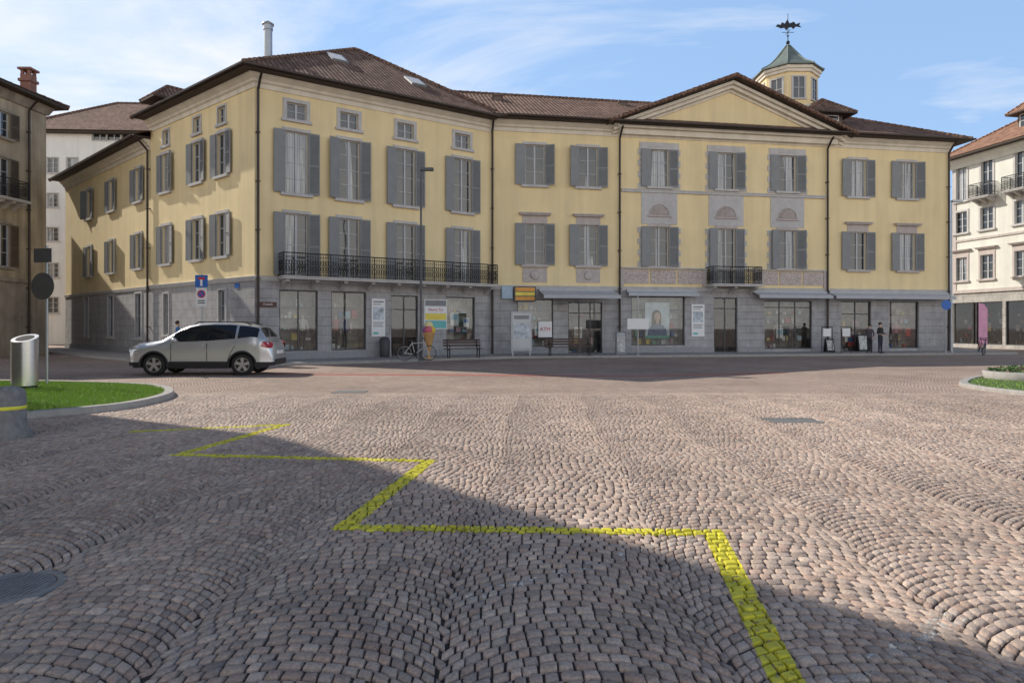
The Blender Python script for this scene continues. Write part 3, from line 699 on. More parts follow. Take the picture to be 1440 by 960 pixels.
dormer(rc,fC,fC.u(1425),1.2,16.0,1.5,1.3,2.5,1.0,M_tile2)
# ---------------------------------------------------------------- townhouse beside the square
C1=Vector((-20.0,19.9)); C2=C1+Vector((.66,-.75))*16; C3=C2+Vector((-.75,-.66))*12; C4=C1+Vector((-.75,-.66))*12
sb=empty('tall_townhouse',T(C1.x,C1.y),category='building',label='tall plastered townhouse beside the square throwing its shadow')
fS=Fac(C1,C2)
if fS.n.dot(Vector((0,0))-C1)<0: fS=Fac(C2,C1)
for u in (2,5,8,11,14):
    for z0 in (5,8.5,11): window(sb,fS,u,1.1,z0,z0+1.9)
fS.wall(0,14,'wall',M_old,sb); vwall(sb,[C2,C3,C4,C1],0,14,M_old)
c=(C1+C2+C3+C4)/4
roof(sb,[[c3(a,14.02),c3(b,14.02),(c.x,c.y,17)] for a,b in ((C1,C2),(C2,C3),(C3,C4),(C4,C1))])
# ---------------------------------------------------------------- ground
mb=MB(); mb.quad((-400,-300,0),(400,-300,0),(400,700,0),(-400,700,0)); obj('ground',mb,[M_setts],kind='structure')
mb=sweep([V,W,A,B,E,E+Vector((2.5,9))],[(3.0,0),(3.0,.12),(2.75,.125)],m=1)
sweep([V,W,A,B,E,E+Vector((2.5,9))],[(2.75,.125),(0,.13)],m=0,mb=mb)
obj('pavement',mb,[M_walk,M_kerb],kind='structure')
# real setts in the near field
Y1=17.0; rng=np.random.default_rng(5)
mh=g(18,828); da=g(1083,591);db=g(1147,593); dcx=(da.x+db.x)/2;dcy=(da.y+db.y)/2
cr,sr=math.cos(SROT),math.sin(SROT)
def toworld(c,s,v):
    u=SR*np.sin(s/SR); y=v+np.sqrt(SR*SR-u*u); x=(c+.5)*SW+u-SOX
    return x*cr+y*sr, -x*sr+y*cr
smax=SR*math.asin(SW/2/SR); S0=[];S1=[];V0=[];CC=[]
for c in range(-20,21):
    for r in range(-90,int(Y1*1.5/SRH)):
        v=r*SRH; xw,yw=toworld(c,np.array([0.0]),v)
        if yw[0]<.6 or yw[0]>Y1+1.5 or abs(xw[0])>.8*yw[0]+3.4: continue
        n_=int(round(2*smax/SBW))
        wv=rng.uniform(.72,1.28,n_)
        dR=.035*(1 if r&1 else -1)+rng.normal(0,.012)
        b=np.concatenate([[0],np.cumsum(wv)]); b=b/b[-1]*(2*smax)-smax+dR
        S0.append(b[:-1]);S1.append(b[1:]);V0.append(np.full(n_,v)+.004*math.sin(r*2.1+c));CC.append(np.full(n_,c))
S0=np.concatenate(S0);S1=np.concatenate(S1);V0=np.concatenate(V0);CC=np.concatenate(CC)
slim=SR*math.asin(.985)
def corners(S0,S1,V0,CC):
    N=len(S0); gp=.0048; gv=.0074; out=np.zeros((N,4,2))
    for k,(s,v) in enumerate(((S0+gp,V0+gv),(S1-gp,V0+gv),(S1-gp,V0+SRH-gv),(S0+gp,V0+SRH-gv))):
        s=s+rng.normal(0,.0028,N); v=v+rng.normal(0,.0024,N); s=np.clip(s,-slim,slim)
        x,y=toworld(CC,s,v); out[:,k,0]=x;out[:,k,1]=y
    return out
Q=corners(S0,S1,V0,CC)
# gentle low-frequency wander of the hand-laid rows
wx=.05*np.sin(Q[:,:,1]*.9+.6*Q[:,:,0])+.02*np.sin(Q[:,:,1]*2.3+1.3); wy=.06*np.sin(Q[:,:,0]*.8+1.1)+.02*np.sin(Q[:,:,0]*2.9)
Q[:,:,0]+=wx; Q[:,:,1]+=wy
ctrs=Q.mean(1); X,Y=ctrs[:,0],ctrs[:,1]
keep=(Y>1.2)&(Y<Y1)&(np.abs(X)<.8*Y+2.4)&(np.hypot(X-mh.x,Y-mh.y)>.30)&~((np.abs(X-dcx)<.46)&(np.abs(Y-dcy)<.33))
Q=Q[keep];ctrs=ctrs[keep];N=len(Q); fade=np.clip((Y1-ctrs[:,1])/3,.1,1)
top=(.0215+rng.normal(0,.0024,N))*fade
VV=np.zeros((N,12,3)); cc=ctrs[:,None,:]
tx=rng.normal(0,.03,N);ty=rng.normal(0,.03,N)
for l,(ins,zf) in enumerate(((0,0.05),(.11,.78),(.34,1.0))):
    p=Q+(cc-Q)*ins; 
    if l: p=p+rng.normal(0,.0013,p.shape)
    VV[:,l*4:l*4+4,:2]=p; VV[:,l*4:l*4+4,2]=(top*zf)[:,None]+((p[:,:,0]-cc[:,:,0])*tx[:,None]+(p[:,:,1]-cc[:,:,1])*ty[:,None])*(l>0)
fp=np.array([[k,(k+1)%4,4+(k+1)%4,4+k] for k in range(4)]+[[4+k,4+(k+1)%4,8+(k+1)%4,8+k] for k in range(4)]+[[8,9,10,11]])
FF=(fp[None]+12*np.arange(N)[:,None,None]).reshape(-1,4)
me=bpy.data.meshes.new('cobblestone_paving'); me.vertices.add(N*12); me.vertices.foreach_set('co',VV.reshape(-1)); me.loops.add(len(FF)*4); me.loops.foreach_set('vertex_index',FF.reshape(-1).astype(np.int32)); me.polygons.add(len(FF)); me.polygons.foreach_set('loop_start',np.arange(0,len(FF)*4,4,dtype=np.int32)); me.update(calc_edges=True)
me.polygons.foreach_set('use_smooth',np.ones(len(FF),bool))
pal=np.array([(.53,.405,.33),(.47,.375,.315),(.49,.355,.285),(.38,.30,.255),(.58,.46,.38),(.51,.395,.325)]); 
pi=rng.choice(6,N,p=[.3,.18,.14,.10,.12,.16]); col=pal[pi]*rng.uniform(.86,1.10,(N,1)); col=np.concatenate([col,np.ones((N,1))],1)
ca=me.color_attributes.new('Col','FLOAT_COLOR','POINT'); ca.data.foreach_set('color',np.repeat(col,12,axis=0).reshape(-1))
me.materials.append(M_stone); o=bpy.data.objects.new('cobblestone_paving',me); link(o); o['kind']='structure'
mb=MB(); mb.poly([(-.8*1-2.6,1.0,.003),(.8+2.6,1.0,.003),(.8*(Y1-.8)+2.2,Y1-.8,.003),(-.8*(Y1-.8)-2.2,Y1-.8,.003)]); obj('paving_bed',mb,[mat('sand_bedding',(.075,.058,.048),.95,var=.35,vs=8,bump=.01,bs=80)],kind='structure')
def clip(poly,quad):
    for i in range(4):
        a=quad[i];b=quad[(i+1)%4]; out=[]
        sd=lambda p:(b[0]-a[0])*(p[1]-a[1])-(b[1]-a[1])*(p[0]-a[0])
        for j in range(len(poly)):
            p=poly[j];q=poly[(j+1)%len(poly)]; dp=sd(p);dq=sd(q)
            if dp>=0: out.append(p)
            if (dp>=0)!=(dq>=0):
                t=dp/(dp-dq); out.append(tuple(p[k]+(q[k]-p[k])*t for k in range(3)))
        poly=out
        if len(poly)<3: return None
    return poly
def stonepaint(pts,w,m):
    mb=MB()
    for si,(p,q) in enumerate(zip(pts,pts[1:])):
        p=Vector((p.x,p.y));q=Vector((q.x,q.y)); d=(q-p).normalized(); nn=Vector((-d.y,d.x)); p2=p-d*w*.5;q2=q+d*w*.5
        quad=[p2-nn*w/2,q2-nn*w/2,q2+nn*w/2,p2+nn*w/2]
        rel=ctrs-np.array([p.x,p.y]); al=rel@np.array([d.x,d.y]); ac=np.abs(rel@np.array([nn.x,nn.y]))
        idx=np.where((al>-w)&(al<(q-p).length+w)&(ac<w/2+.09))[0]
        for i in idx:
            vv=VV[i]
            for f in fp:
                pl=clip([tuple(vv[k]) for k in f],quad)
                if pl: mb.add([(a,b,cz+.0012+.0004*si) for a,b,cz in pl],[tuple(range(len(pl)))],0,True)
    return obj('road_marking',mb,[m],kind='structure')
stonepaint([g(190,608),g(400,598.5),g(252,641),g(603,650),g(484,744),g(1003,752),g(1130,1010)],.16,M_ypaint)
stonepaint([g(640,850),g(960,762)],.12,M_wpaint); stonepaint([g(1180,970),g(1345,868)],.12,M_wpaint)
def strip(pts,w,z,name,m):
    mb=MB(); pp=[Vector((p.x,p.y)) for p in pts]; N=len(pp); L=[];Rr=[]
    for i in range(N):
        a=(pp[i]-pp[i-1]).normalized() if i>0 else (pp[1]-pp[0]).normalized()
        b=(pp[i+1]-pp[i]).normalized() if i<N-1 else a
        n1=Vector((a.y,-a.x));n2=Vector((b.y,-b.x)); mt=(n1+n2)/max(.25,1+n1.dot(n2))
        L.append(pp[i]+mt*w/2);Rr.append(pp[i]-mt*w/2)
    for i in range(N-1): mb.quad((*L[i],z),(*L[i+1],z),(*Rr[i+1],z),(*Rr[i],z))
    return obj(name,mb,[m],kind='structure')
M_red=paint('red_road_paint',(.50,.16,.13),lo=.34)
strip([g(380,526),g(600,527),g(900,529),g(1100,524)],.55,.004,'road_marking',M_red)
M_cast=mat('cast_iron_cover',(.26,.26,.265),.5,.4,var=.3,vs=20,bump=.01,bs=60)
c=mh; e=empty('manhole_cover',T(c.x,c.y,0),category='manhole cover',label='round cast iron manhole cover set in the cobbles')
mb=MB(); mb.lathe([(.29,.0),(.29,.018),(.235,.020),(.235,.010),(.0,.0101)],(c.x,c.y,0),36); obj('cover_frame',mb,[M_cast],parent=e)
mb=MB(); mb.lathe([(.228,.011),(.228,.017),(.0,.017)],(c.x,c.y,0),36)
for i in range(-6,7):
    x=i*.03; h=math.sqrt(max(0,.21**2-x*x)); mb.box(c.x+x-.008,c.x+x+.008,c.y-h,c.y+h,.0175,.023)
obj('cover_plate',mb,[M_cast],parent=e)
e=empty('drain_grate',T(da.x,da.y,0),category='drain',label='rectangular iron drain grate in the cobbled square')
mb=MB(); cx0,cy0=dcx,dcy; w=.43;h=.30
mb.box(cx0-w,cx0+w,cy0-h,cy0-h+.04,.004,.018);mb.box(cx0-w,cx0+w,cy0+h-.04,cy0+h,.004,.018)
for i in range(16): x=cx0-w+i*(2*w-.03)/15; mb.box(x,x+.03,cy0-h+.04,cy0+h-.04,.004,.017)
mb.box(cx0-w+.03,cx0+w-.03,cy0-h+.04,cy0+h-.04,.0035,.006,1)
obj('grate',mb,[M_cast,M_dark],T(0,0,0),e)
c=g(492,551); e=empty('manhole_cover',T(c.x,c.y,0),category='manhole cover',label='small square iron cover in the cobbled square')
mb=MB(); mb.box(c.x-.4,c.x+.4,c.y-.3,c.y+.3,.001,.012); obj('cover_plate',mb,[M_cast],parent=e)
# ---------------------------------------------------------------- grass island
ctr=[g(-60,600),g(40,590),g(120,583),g(190,575),g(238,563),g(247,556),g(238,549),g(200,545),g(140,543),g(60,541),g(-60,541)]
def smooth(pts,k=3):
    for _ in range(k):
        o=[];N=len(pts)
        for i in range(N):
            a=pts[i];b=pts[(i+1)%N]; o+= [a.lerp(b,.25),a.lerp(b,.75)]
        pts=o
    return pts
def island(ctr,name,label,hh=.14,blade=22000,bh=.07):
    p=smooth([Vector((q.x,q.y)) for q in ctr],2)
    area=sum(p[i].x*p[(i+1)%len(p)].y-p[(i+1)%len(p)].x*p[i].y for i in range(len(p)))
    if area<0:p=p[::-1]
    e=empty(name,T(p[0].x,p[0].y),category='lawn bed',label=label)
    mb=sweep(p,[(0,0),(0,hh-.02),(-.02,hh),(-.20,hh),(-.22,hh-.05)],closed=True); obj('stone_kerb',mb,[M_kerb],parent=e)
    N=len(p); inn=[]
    for i in range(N):
        a=(p[i]-p[i-1]).normalized();b=(p[(i+1)%N]-p[i]).normalized(); n1=Vector((a.y,-a.x));n2=Vector((b.y,-b.x)); inn.append(p[i]-(n1+n2)/(1+n1.dot(n2))*.21)
    mb=MB(); mb.poly([(q.x,q.y,hh-.04) for q in inn]); obj('soil',mb,[mat('lawn_soil',(.06,.11,.02),.95,var=.4)],parent=e)
    xs=np.array([q.x for q in inn]);ys=np.array([q.y for q in inn])
    rng=np.random.default_rng(3); pts=rng.uniform((xs.min(),ys.min()),(xs.max(),ys.max()),(blade*3,2))
    ins=np.zeros(len(pts),bool)
    for i in range(N):
        x1,y1=xs[i],ys[i];x2,y2=xs[(i+1)%N],ys[(i+1)%N]
        cnd=((y1>pts[:,1])!=(y2>pts[:,1]))&(pts[:,0]<(x2-x1)*(pts[:,1]-y1)/(y2-y1+1e-12)+x1); ins^=cnd
    pts=pts[ins][:blade]; n=len(pts); th=rng.uniform(0,6.28,n); w=rng.uniform(.005,.011,n); h=rng.uniform(.5,1.2,n)*bh
    d=np.stack([np.cos(th),np.sin(th)],1); l=rng.normal(0,.35,(n,2))*h[:,None]
    v=np.zeros((n,3,3)); v[:,0,:2]=pts-d*w[:,None]; v[:,1,:2]=pts+d*w[:,None]; v[:,2,:2]=pts+l; v[:,:2,2]=hh-.04; v[:,2,2]=hh-.04+h
    me=bpy.data.meshes.new('grass'); me.from_pydata(v.reshape(-1,3).tolist(),[],[(3*i,3*i+1,3*i+2) for i in range(n)])
    nn=NT('grass_blades'+name); f=nn.noise(nn.pos(),1.5,3); f2=nn.noise(nn.pos(),40,2)
    c=nn.mix(nn.math('ADD',nn.math('MULTIPLY',f,.5),nn.math('MULTIPLY',f2,.5)),(.16,.29,.03),(.40,.58,.08)); nn.l(c,nn.b.inputs['Base Color']); nn.b.inputs['Roughness'].default_value=.6
    me.materials.append(nn.m); o=obj('grass',me,None,parent=e); o['kind']='stuff'
    return e
island(ctr,'grass_island','lawn island with pale granite kerb beside the cobbled road')
ctr2=[g(1340,541),g(1375,549),g(1440,556),g(1600,575),g(1700,560),g(1600,535),g(1440,530),g(1375,530)]
island(ctr2,'flower_island','stone edged planted traffic island on the cobbles',.1,3000,.05)
c=g(1440,533,.1)
e=empty('planter',T(c.x+.5,c.y+.6,.06),category='planter',label='low round stone planter filled with green plants and small flowers'); mb=MB(); mb.lathe([(1.05,0),(1.1,.22),(1.0,.24),(.95,.15),(0,.15)],(c.x+.5,c.y+.6,.06),24,0); obj('planter_tub',mb,[M_kerb],parent=e)
rnd=random.Random(4); mb=MB()
for i in range(1100):
    a=rnd.uniform(0,6.28);r=.95*math.sqrt(rnd.random()); x=c.x+.5+r*math.cos(a);y=c.y+.6+r*math.sin(a);z=.2+rnd.uniform(.02,.28)*(1-.4*r); s=rnd.uniform(.03,.07)
    d1=Vector((rnd.uniform(-1,1),rnd.uniform(-1,1),rnd.uniform(-.6,.6))).normalized()*s; d2=d1.cross(Vector((rnd.uniform(-1,1),rnd.uniform(-1,1),1))).normalized()*s*.6
    o=Vector((x,y,z)); mb.quad(o-d1,o-d2,o+d1,o+d2,1 if rnd.random()<.06 else 0)
obj('foliage',mb,[mat('plant_leaves',(.09,.17,.04),.6,var=.5,vs=15),mat('petals',(.7,.25,.3),.6)],parent=e)
# ---------------------------------------------------------------- bin, bollard, sign posts
c=g(35,545,.12); mb=MB(); r=.29
e=empty('litter_bin',T(c.x,c.y,.12),category='bin',label='stainless steel cylindrical litter bin with slanted top')
n=32; vs=[]
for i in range(n):
    t=2*math.pi*i/n; vs.append((c.x+r*math.cos(t),c.y+r*math.sin(t),.18))
for i in range(n):
    t=2*math.pi*i/n; vs.append((c.x+r*math.cos(t),c.y+r*math.sin(t),1.36+.10*math.sin(t)))
mb.add(vs,[(i,(i+1)%n,n+(i+1)%n,n+i) for i in range(n)],0,True); mb.add(vs[n:],[tuple(range(n))],0)
obj('bin_body',mb,[M_metal],parent=e)
mb=MB(); mb.lathe([(.27,0),(.27,.08),(.2,.085)],(c.x,c.y,.10),24); obj('base_ring',mb,[M_dark],parent=e)
mb=MB(); vs=[(c.x+.2*math.cos(t),c.y+.2*math.sin(t),1.366+.069*math.sin(t)) for t in [2*math.pi*i/20 for i in range(20)]]; mb.poly(vs); obj('bin_opening',mb,[M_dark],parent=e)
c=g(10,617); e=empty('stone_bollard',T(c.x,c.y),category='bollard',label='thick grey concrete bollard with yellow reflective band')
mb=MB(); mb.lathe([(.31,0),(.32,.06),(.27,.16),(.24,.22),(.235,.62),(.225,.70),(.16,.76),(.0,.78)],(c.x,c.y,0),28)
obj('bollard_body',mb,[mat('dark_concrete',(.22,.215,.21),.9,var=.3,vs=12,bump=.006)],parent=e)
mb=MB(); mb.lathe([(.238,.44),(.242,.445),(.242,.485),(.238,.49)],(c.x,c.y,0),28); obj('reflective_band',mb,[mat('yellow_band',(.8,.75,.05),.5)],parent=e)
def disc(mb,c,r,y0,y1,m=0,n=28): mb.cyl((c[0],y0,c[1]),(c[0],y1,c[1]),r,n=n,m=m,sm=False)
c=g(66,541,.1); M=T(c.x,c.y,.1)
e=empty('road_sign',M,category='road sign',label='road sign post with round and square signs seen from behind')
mb=MB(); mb.cyl((0,0,0),(0,0,3.7),.035,n=10); obj('post',mb,[M_galv],M,e)
MS=M@Matrix.Rotation(math.radians(-12),4,'Z')
mb=MB(); disc(mb,(-.08,2.62),.36,-.06,-.045); mb.box(-.3,.2,-.045,-.03,2.5,2.54);mb.box(-.3,.2,-.045,-.03,2.7,2.74); obj('round_sign',mb,[mat('sign_back_grey',(.15,.15,.155),.5,.4)],MS,e)
mb=MB(); mb.box(-.36,.2,-.06,-.045,3.25,3.62); obj('square_sign',mb,[MC['sign_back_grey']],MS,e)
c=P(284,31.5); M=T(c.x,c.y,.12)
e=empty('road_sign',M,category='road sign',label='blue dead end sign above white no parking sign')
mb=MB(); mb.cyl((0,0,0),(0,0,3.85),.035,n=10); obj('post',mb,[M_galv],M,e)
M_blue=mat('sign_blue',(.02,.14,.50),.4); M_wh=mat('sign_white',(.80,.80,.79),.4,var=.03); M_rd=mat('sign_red',(.6,.03,.03),.4)
mb=MB(); mb.box(-.28,.28,-.06,-.045,3.28,3.82,0); mb.box(-.05,.05,-.066,-.061,3.34,3.62,1); mb.box(-.15,.15,-.066,-.061,3.62,3.72,2); obj('dead_end_sign',mb,[M_blue,M_wh,M_rd],M,e)
mb=MB(); mb.box(-.24,.24,-.06,-.045,2.42,3.24,0); disc(mb,(0,2.98),.18,-.066,-.061,2); disc(mb,(0,2.98),.135,-.07,-.0665,1)
mb.add([(-.12,-.073,3.08),(-.09,-.073,3.11),(.12,-.073,2.88),(.09,-.073,2.85)],[(0,3,2,1)],2); mb.box(-.16,.16,-.064,-.061,2.66,2.70,3); mb.box(-.16,.16,-.064,-.061,2.56,2.60,3)
obj('zone_sign',mb,[M_wh,M_blue,M_rd,M_iron],M,e)
uu=fL.u(375); M=fL.at(uu,-.1,2.55); e=empty('direction_sign',M,category='sign',label='small brown arrow sign on the corner wall')
mb=MB(); mb.poly([(-.42,0,.11),(-.34,0,0),(.42,0,0),(.42,0,.22),(-.34,0,.22)]); mb.box(-.3,.4,.004,.09,.04,.18); obj('sign_panel',mb,[mat('sign_brown',(.10,.035,.025),.5)],M,e)
text_obj('Castelli',.14,M@Matrix.Translation((.03,-.006,.07)),M_wh,e)
uu=fW.u(334); M=fW.at(uu,-.02,3.45); e=empty('street_nameplate',M,category='sign',label='small blue street name plate on the wall'); mb=MB(); mb.box(-.2,.2,-.01,0,0,.22); obj('plate',mb,[M_blue],M,e)
def panel(name,fc,px0,px1,py0,py1,m,lab,cat='sign',y=-.06,rows=None):
    a=fc.u(px0);b=fc.u(px1);pm=(px0+px1)/2;z0=fc.z(pm,py1);z1=fc.z(pm,py0); M=fc.at((a+b)/2,0,z0); w=(b-a)/2;h=z1-z0
    e=empty(name,M,category=cat,label=lab); mb=MB(); mb.box(-w,w,y,-.005,0,h,0)
    mats=[m]
    if rows:
        for (f0,f1,g0,g1,mm) in rows:
            mats.append(mm); mb.box(-w+2*w*f0,-w+2*w*f1,y-.006,y-.001,h*g0,h*g1,len(mats)-1)
    obj('board',mb,mats,M,e); return e,M,w,h
Mk=mat('print_grey',(.25,.25,.27),.6); Mo=mat('print_orange',(.8,.36,.06),.5); My=mat('print_yellow',(.85,.68,.1),.5); Mp=mat('print_pink',(.75,.35,.5),.5); Mte=mat('print_teal',(.15,.5,.5),.5); Mg=mat('print_green',(.15,.45,.35),.5)
rw=[(.12,.88,.9,.94,Mk),(.12,.7,.84,.86,Mk),(.12,.88,.45,.78,mat('print_photo',(.55,.6,.65),.5,var=.6,vs=5)),(.12,.88,.36,.38,Mk),(.12,.8,.31,.33,Mk),(.12,.85,.26,.28,Mk),(.12,.5,.06,.12,Mte)]
panel('wall_poster',fL,522,541,420,473,M_wh,'tall white information poster beside the doorway',rows=rw)
panel('wall_poster',fR,972,990,428,473,M_wh,'tall white information poster beside the entrance',rows=rw)
e,M,w,h=panel('shop_sign_board',fL,596,628,421,463,M_casew,'stacked coloured business name boards beside the doorway',rows=[(.04,.96,.78,.97,Mk),(.04,.96,.56,.75,M_wh),(.04,.96,.32,.53,My),(.04,.96,.04,.29,Mte)])
text_obj('Nuova Tur',.2,M@Matrix.Translation((0,-.075,h*.62)),M_rd,e)
panel('hanging_sign',fR,722,752,403,424,mat('sign_darkframe',(.1,.1,.1),.5),'orange and yellow shop sign above the shop window',y=-.3,rows=[(.05,.95,.68,.92,Mo),(.05,.95,.38,.62,My),(.05,.95,.08,.32,Mo)])
panel('hanging_sign',fR,705,720,402,420,mat('pale_blue',(.4,.52,.62),.5),'pale blue square shop sign',y=-.2)
e,M,w,h=panel('window_notice',fR,757,776,452,474,M_wh,'white window notice with red lettering',y=-.02); text_obj('ATM',.3,M@Matrix.Translation((0,-.03,h*.4)),M_rd,e)
u0=fR.u(908);u1=fR.u(944); M=fR.at((u0+u1)/2,.19,1.25); e=empty('advertising_poster',M,category='poster',label='shop window poster of a woman in a blue top')
mb=MB(); mb.box(-.75,.75,0,.03,-.3,1.8,0)
def disk(mb,x,z,r,sq,y,m): 
    mb.poly([(x+r*math.cos(t),y,z+r*sq*math.sin(t)) for t in [2*math.pi*i/20 for i in range(20)]],m)
disk(mb,-.05,1.0,.30,1.25,-.004,1); mb.poly([(-.34,-.005,1.0),(-.36,-.005,.5),(-.1,-.005,.35),(.22,-.005,.45),(.24,-.005,1.0)],1)
disk(mb,.0,.98,.19,1.35,-.008,2); mb.poly([(-.08,-.009,.55),(.09,-.009,.55),(.10,-.009,.85),(-.09,-.009,.85)],2)
mb.poly([(-.62,-.0105,-.28),(.62,-.0105,-.28),(.55,-.0105,.25),(.35,-.0105,.48),(.12,-.0105,.55),(-.12,-.0105,.55),(-.38,-.0105,.46),(-.56,-.0105,.2)],3)
mb.box(-.75,.75,-.013,-.0125,-.3,-.12,5)
obj('poster_sheet',mb,[mat('poster_bg',(.66,.72,.76),.5,var=.3,vs=2),mat('poster_hair',(.10,.06,.04),.5,var=.5,vs=12),mat('poster_skin',(.68,.48,.38),.5,var=.35,vs=7),mat('poster_blue',(.12,.2,.34),.5,var=.5,vs=6),M_rd,Mg],M,e)
# ---------------------------------------------------------------- street lamp(s)
def lamp(c,h,arm,m,lab,z=.12,ang=0):
    M=T(c.x,c.y,z,ang); e=empty('street_lamp',M,category='street lamp',label=lab)
    mb=MB(); mb.cyl((0,0,0),(0,0,1.2),.085,.08,12); mb.cyl((0,0,1.2),(0,0,h),.06,.04,12); mb.lathe([(.14,0),(.14,.04),(.09,.08)],n=14)
    mb.tube([(0,0,h-.02),(arm*.3,0,h+.10),(arm,0,h+.12)],.03,8); obj('pole',mb,[m],M,e)
    mb=MB(); s=1 if arm>0 else -1
    pr=[(arm-s*.28,-.13),(arm+s*.28,-.17),(arm+s*.32,0),(arm+s*.28,.17),(arm-s*.28,.13)]
    if s<0: pr=pr[::-1]
    mb.prism(pr,h+.06,h+.17); obj('lamp_head',mb,[m],M,e)
lamp(g(592,507,.12),8.45,.25,mat('dark_grey_paint',(.11,.115,.125),.5,.3),'tall dark grey street lamp on the pavement')
lamp(g(1338,497,.05),8.9,.3,M_galv,'tall pale street lamp at the street corner',.05)
def bench(c,L,ang,lab):
    M=T(c.x,c.y,.13,ang); e=empty('park_bench',M,category='bench',label=lab,group='benches on the pavement'); Mw=mat('dark_bench_wood',(.09,.055,.045),.6)
    mb=MB()
    for i in range(4): mb.box(-L/2,L/2,-.22+i*.12,-.13+i*.12,.43,.465)
    obj('seat',mb,[Mw],M,e); mb=MB()
    for i in range(3): mb.box(-L/2,L/2,.27+i*.03,.295+i*.03,.55+i*.13,.64+i*.13)
    obj('backrest',mb,[Mw],M,e)
    for x in (-L/2+.2,L/2-.2):
        mb=MB(); mb.box(x-.03,x+.03,-.2,.22,.38,.429); mb.tube([(x,-.18,0),(x,-.18,.4)],.028,6); mb.tube([(x,.2,0),(x,.2,.42),(x,.345,.9)],.028,6); mb.tube([(x,-.2,.62),(x,.26,.62)],.022,6); mb.tube([(x,-.18,.4),(x,-.2,.62)],.022,6)
        obj('leg',mb,[M_iron],M,e)
aL=math.atan2(fL.d.y,fL.d.x);aR=math.atan2(fR.d.y,fR.d.x)
bench(g(652,503,.13),1.9,aL*.6,'dark wooden bench with iron legs near the doorway'); bench(g(801,500,.13),2.5,aR,'long dark wooden bench beneath the awning')
c=g(541,502,.13); M=T(c.x,c.y,.13); e=empty('litter_bin',M,category='bin',label='dark round litter bin on the pavement by the wall')
mb=MB(); mb.lathe([(.22,0),(.24,.05),(.26,.85),(.22,.9)],n=20); mb.lathe([(.22,.9),(.2,.98),(.0,1.02)],n=20); obj('bin_body',mb,[mat('bin_dark',(.06,.06,.065),.5)],M,e)
c=g(603,504,.13); M=T(c.x,c.y,.13); e=empty('ice_cream_display',M,category='advertising figure',label='giant ice cream cone display with colourful scoops')
mb=MB(); mb.lathe([(.22,0),(.22,.05),(.06,.06),(.06,.35),(.10,.4),(.27,1.15),(.30,1.2),(.27,1.24),(0,1.24)],n=20); obj('cone',mb,[mat('wafer',(.62,.36,.14),.7,bump=.01)],M,e)
for q,col_ in (((-.12,0,1.34),(.3,.12,.35)),((.13,0,1.34),(.8,.55,.06)),((.0,0,1.58),(.8,.7,.35)),((.0,-.1,1.36),(.65,.15,.2))):
    mb=MB(); mb.ball(q,.2); obj('scoop',mb,[mat('scoop%.2f%.2f'%col_[:2],col_,.5)],M,e)
def bike(c,ang,col,lab,z=.13,lean=6,grp='parked bicycles'):
    M=T(c.x,c.y,z,ang)@Matrix.Rotation(math.radians(lean),4,'X'); e=empty('bicycle',M,category='bicycle',label=lab,group=grp)
    for x in (-.53,.53):
        w=empty('wheel',M@Matrix.Translation((x,0,.34)),e); mb=MB(); mb.tube([(x+.325*math.cos(t),0,.34+.325*math.sin(t)) for t in [2*math.pi*i/28 for i in range(28)]],.018,6,closed=True); obj('tyre',mb,[mat('rubber',(.02,.02,.02),.8)],M,w)
        mb=MB(); mb.tube([(x+.3*math.cos(t),0,.34+.3*math.sin(t)) for t in [2*math.pi*i/28 for i in range(28)]],.009,5,closed=True); mb.cyl((x,-.04,.34),(x,.04,.34),.025)
        for i in range(16): t=2*math.pi*i/16; mb.cyl((x,.02*(-1)**i,.34),(x+.3*math.cos(t),0,.34+.3*math.sin(t)),.0022,n=3,cap=False)
        obj('rim',mb,[M_metal],M,w)
    bb=(-.08,0,.29);st=(-.2,0,.78);hd=(.36,0,.82);hb=(.40,0,.66)
    mb=MB(); 
    for a,b in ((bb,st),(st,hd),(bb,hb),(hd,hb),(bb,(-.53,.04,.34)),(bb,(-.53,-.04,.34)),(st,(-.53,0,.34)),(hb,(.53,.04,.34)),(hb,(.53,-.04,.34))): mb.cyl(a,b,.016,n=8)
    mb.cyl(st,(-.22,0,.9),.012); obj('frame',mb,[mat('bike%.2f'%col[0],col,.4)],M,e)
    mb=MB(); mb.add([(-.36,-.08,.92),(-.36,.08,.92),(-.06,0,.92),(-.36,-.08,.87),(-.36,.08,.87),(-.06,0,.885)],[(0,2,1),(3,4,5),(0,1,4,3),(1,2,5,4),(2,0,3,5)]); obj('saddle',mb,[MC['rubber']],M,e)
    mb=MB(); mb.tube([hd,(.34,0,.98)],.013); mb.tube([(.22,-.27,1.0),(.34,-.2,.99),(.36,0,.98),(.34,.2,.99),(.22,.27,1.0)],.012); obj('handlebar',mb,[M_iron],M,e)
    mb=MB(); mb.cyl((-.08,-.03,.29),(-.08,-.035,.29),.09,n=16); mb.tube([(-.08,-.06,.29),(-.0,-.07,.15)],.01); mb.box(-.04,.04,-.13,-.06,.13,.15); mb.tube([(-.08,.06,.29),(-.16,.07,.43)],.01); mb.box(-.2,-.12,.06,.13,.42,.44); obj('crank',mb,[M_iron],M,e)
bike(g(586,507,.13),aL*.3,(.6,.6,.6),'pale city bicycle parked by the lamp post')
bike(g(1383,499,.02),.9,(.08,.08,.1),'dark bicycle parked near the side street',.0)
bike(g(1377,497,.02),1.1,(.4,.1,.1),'red bicycle parked near the side street',.0)
c=g(733,500,.13); M=T(c.x,c.y,.13,aR); e=empty('information_totem',M,category='information board',label='slim pale grey information panel standing on the pavement')
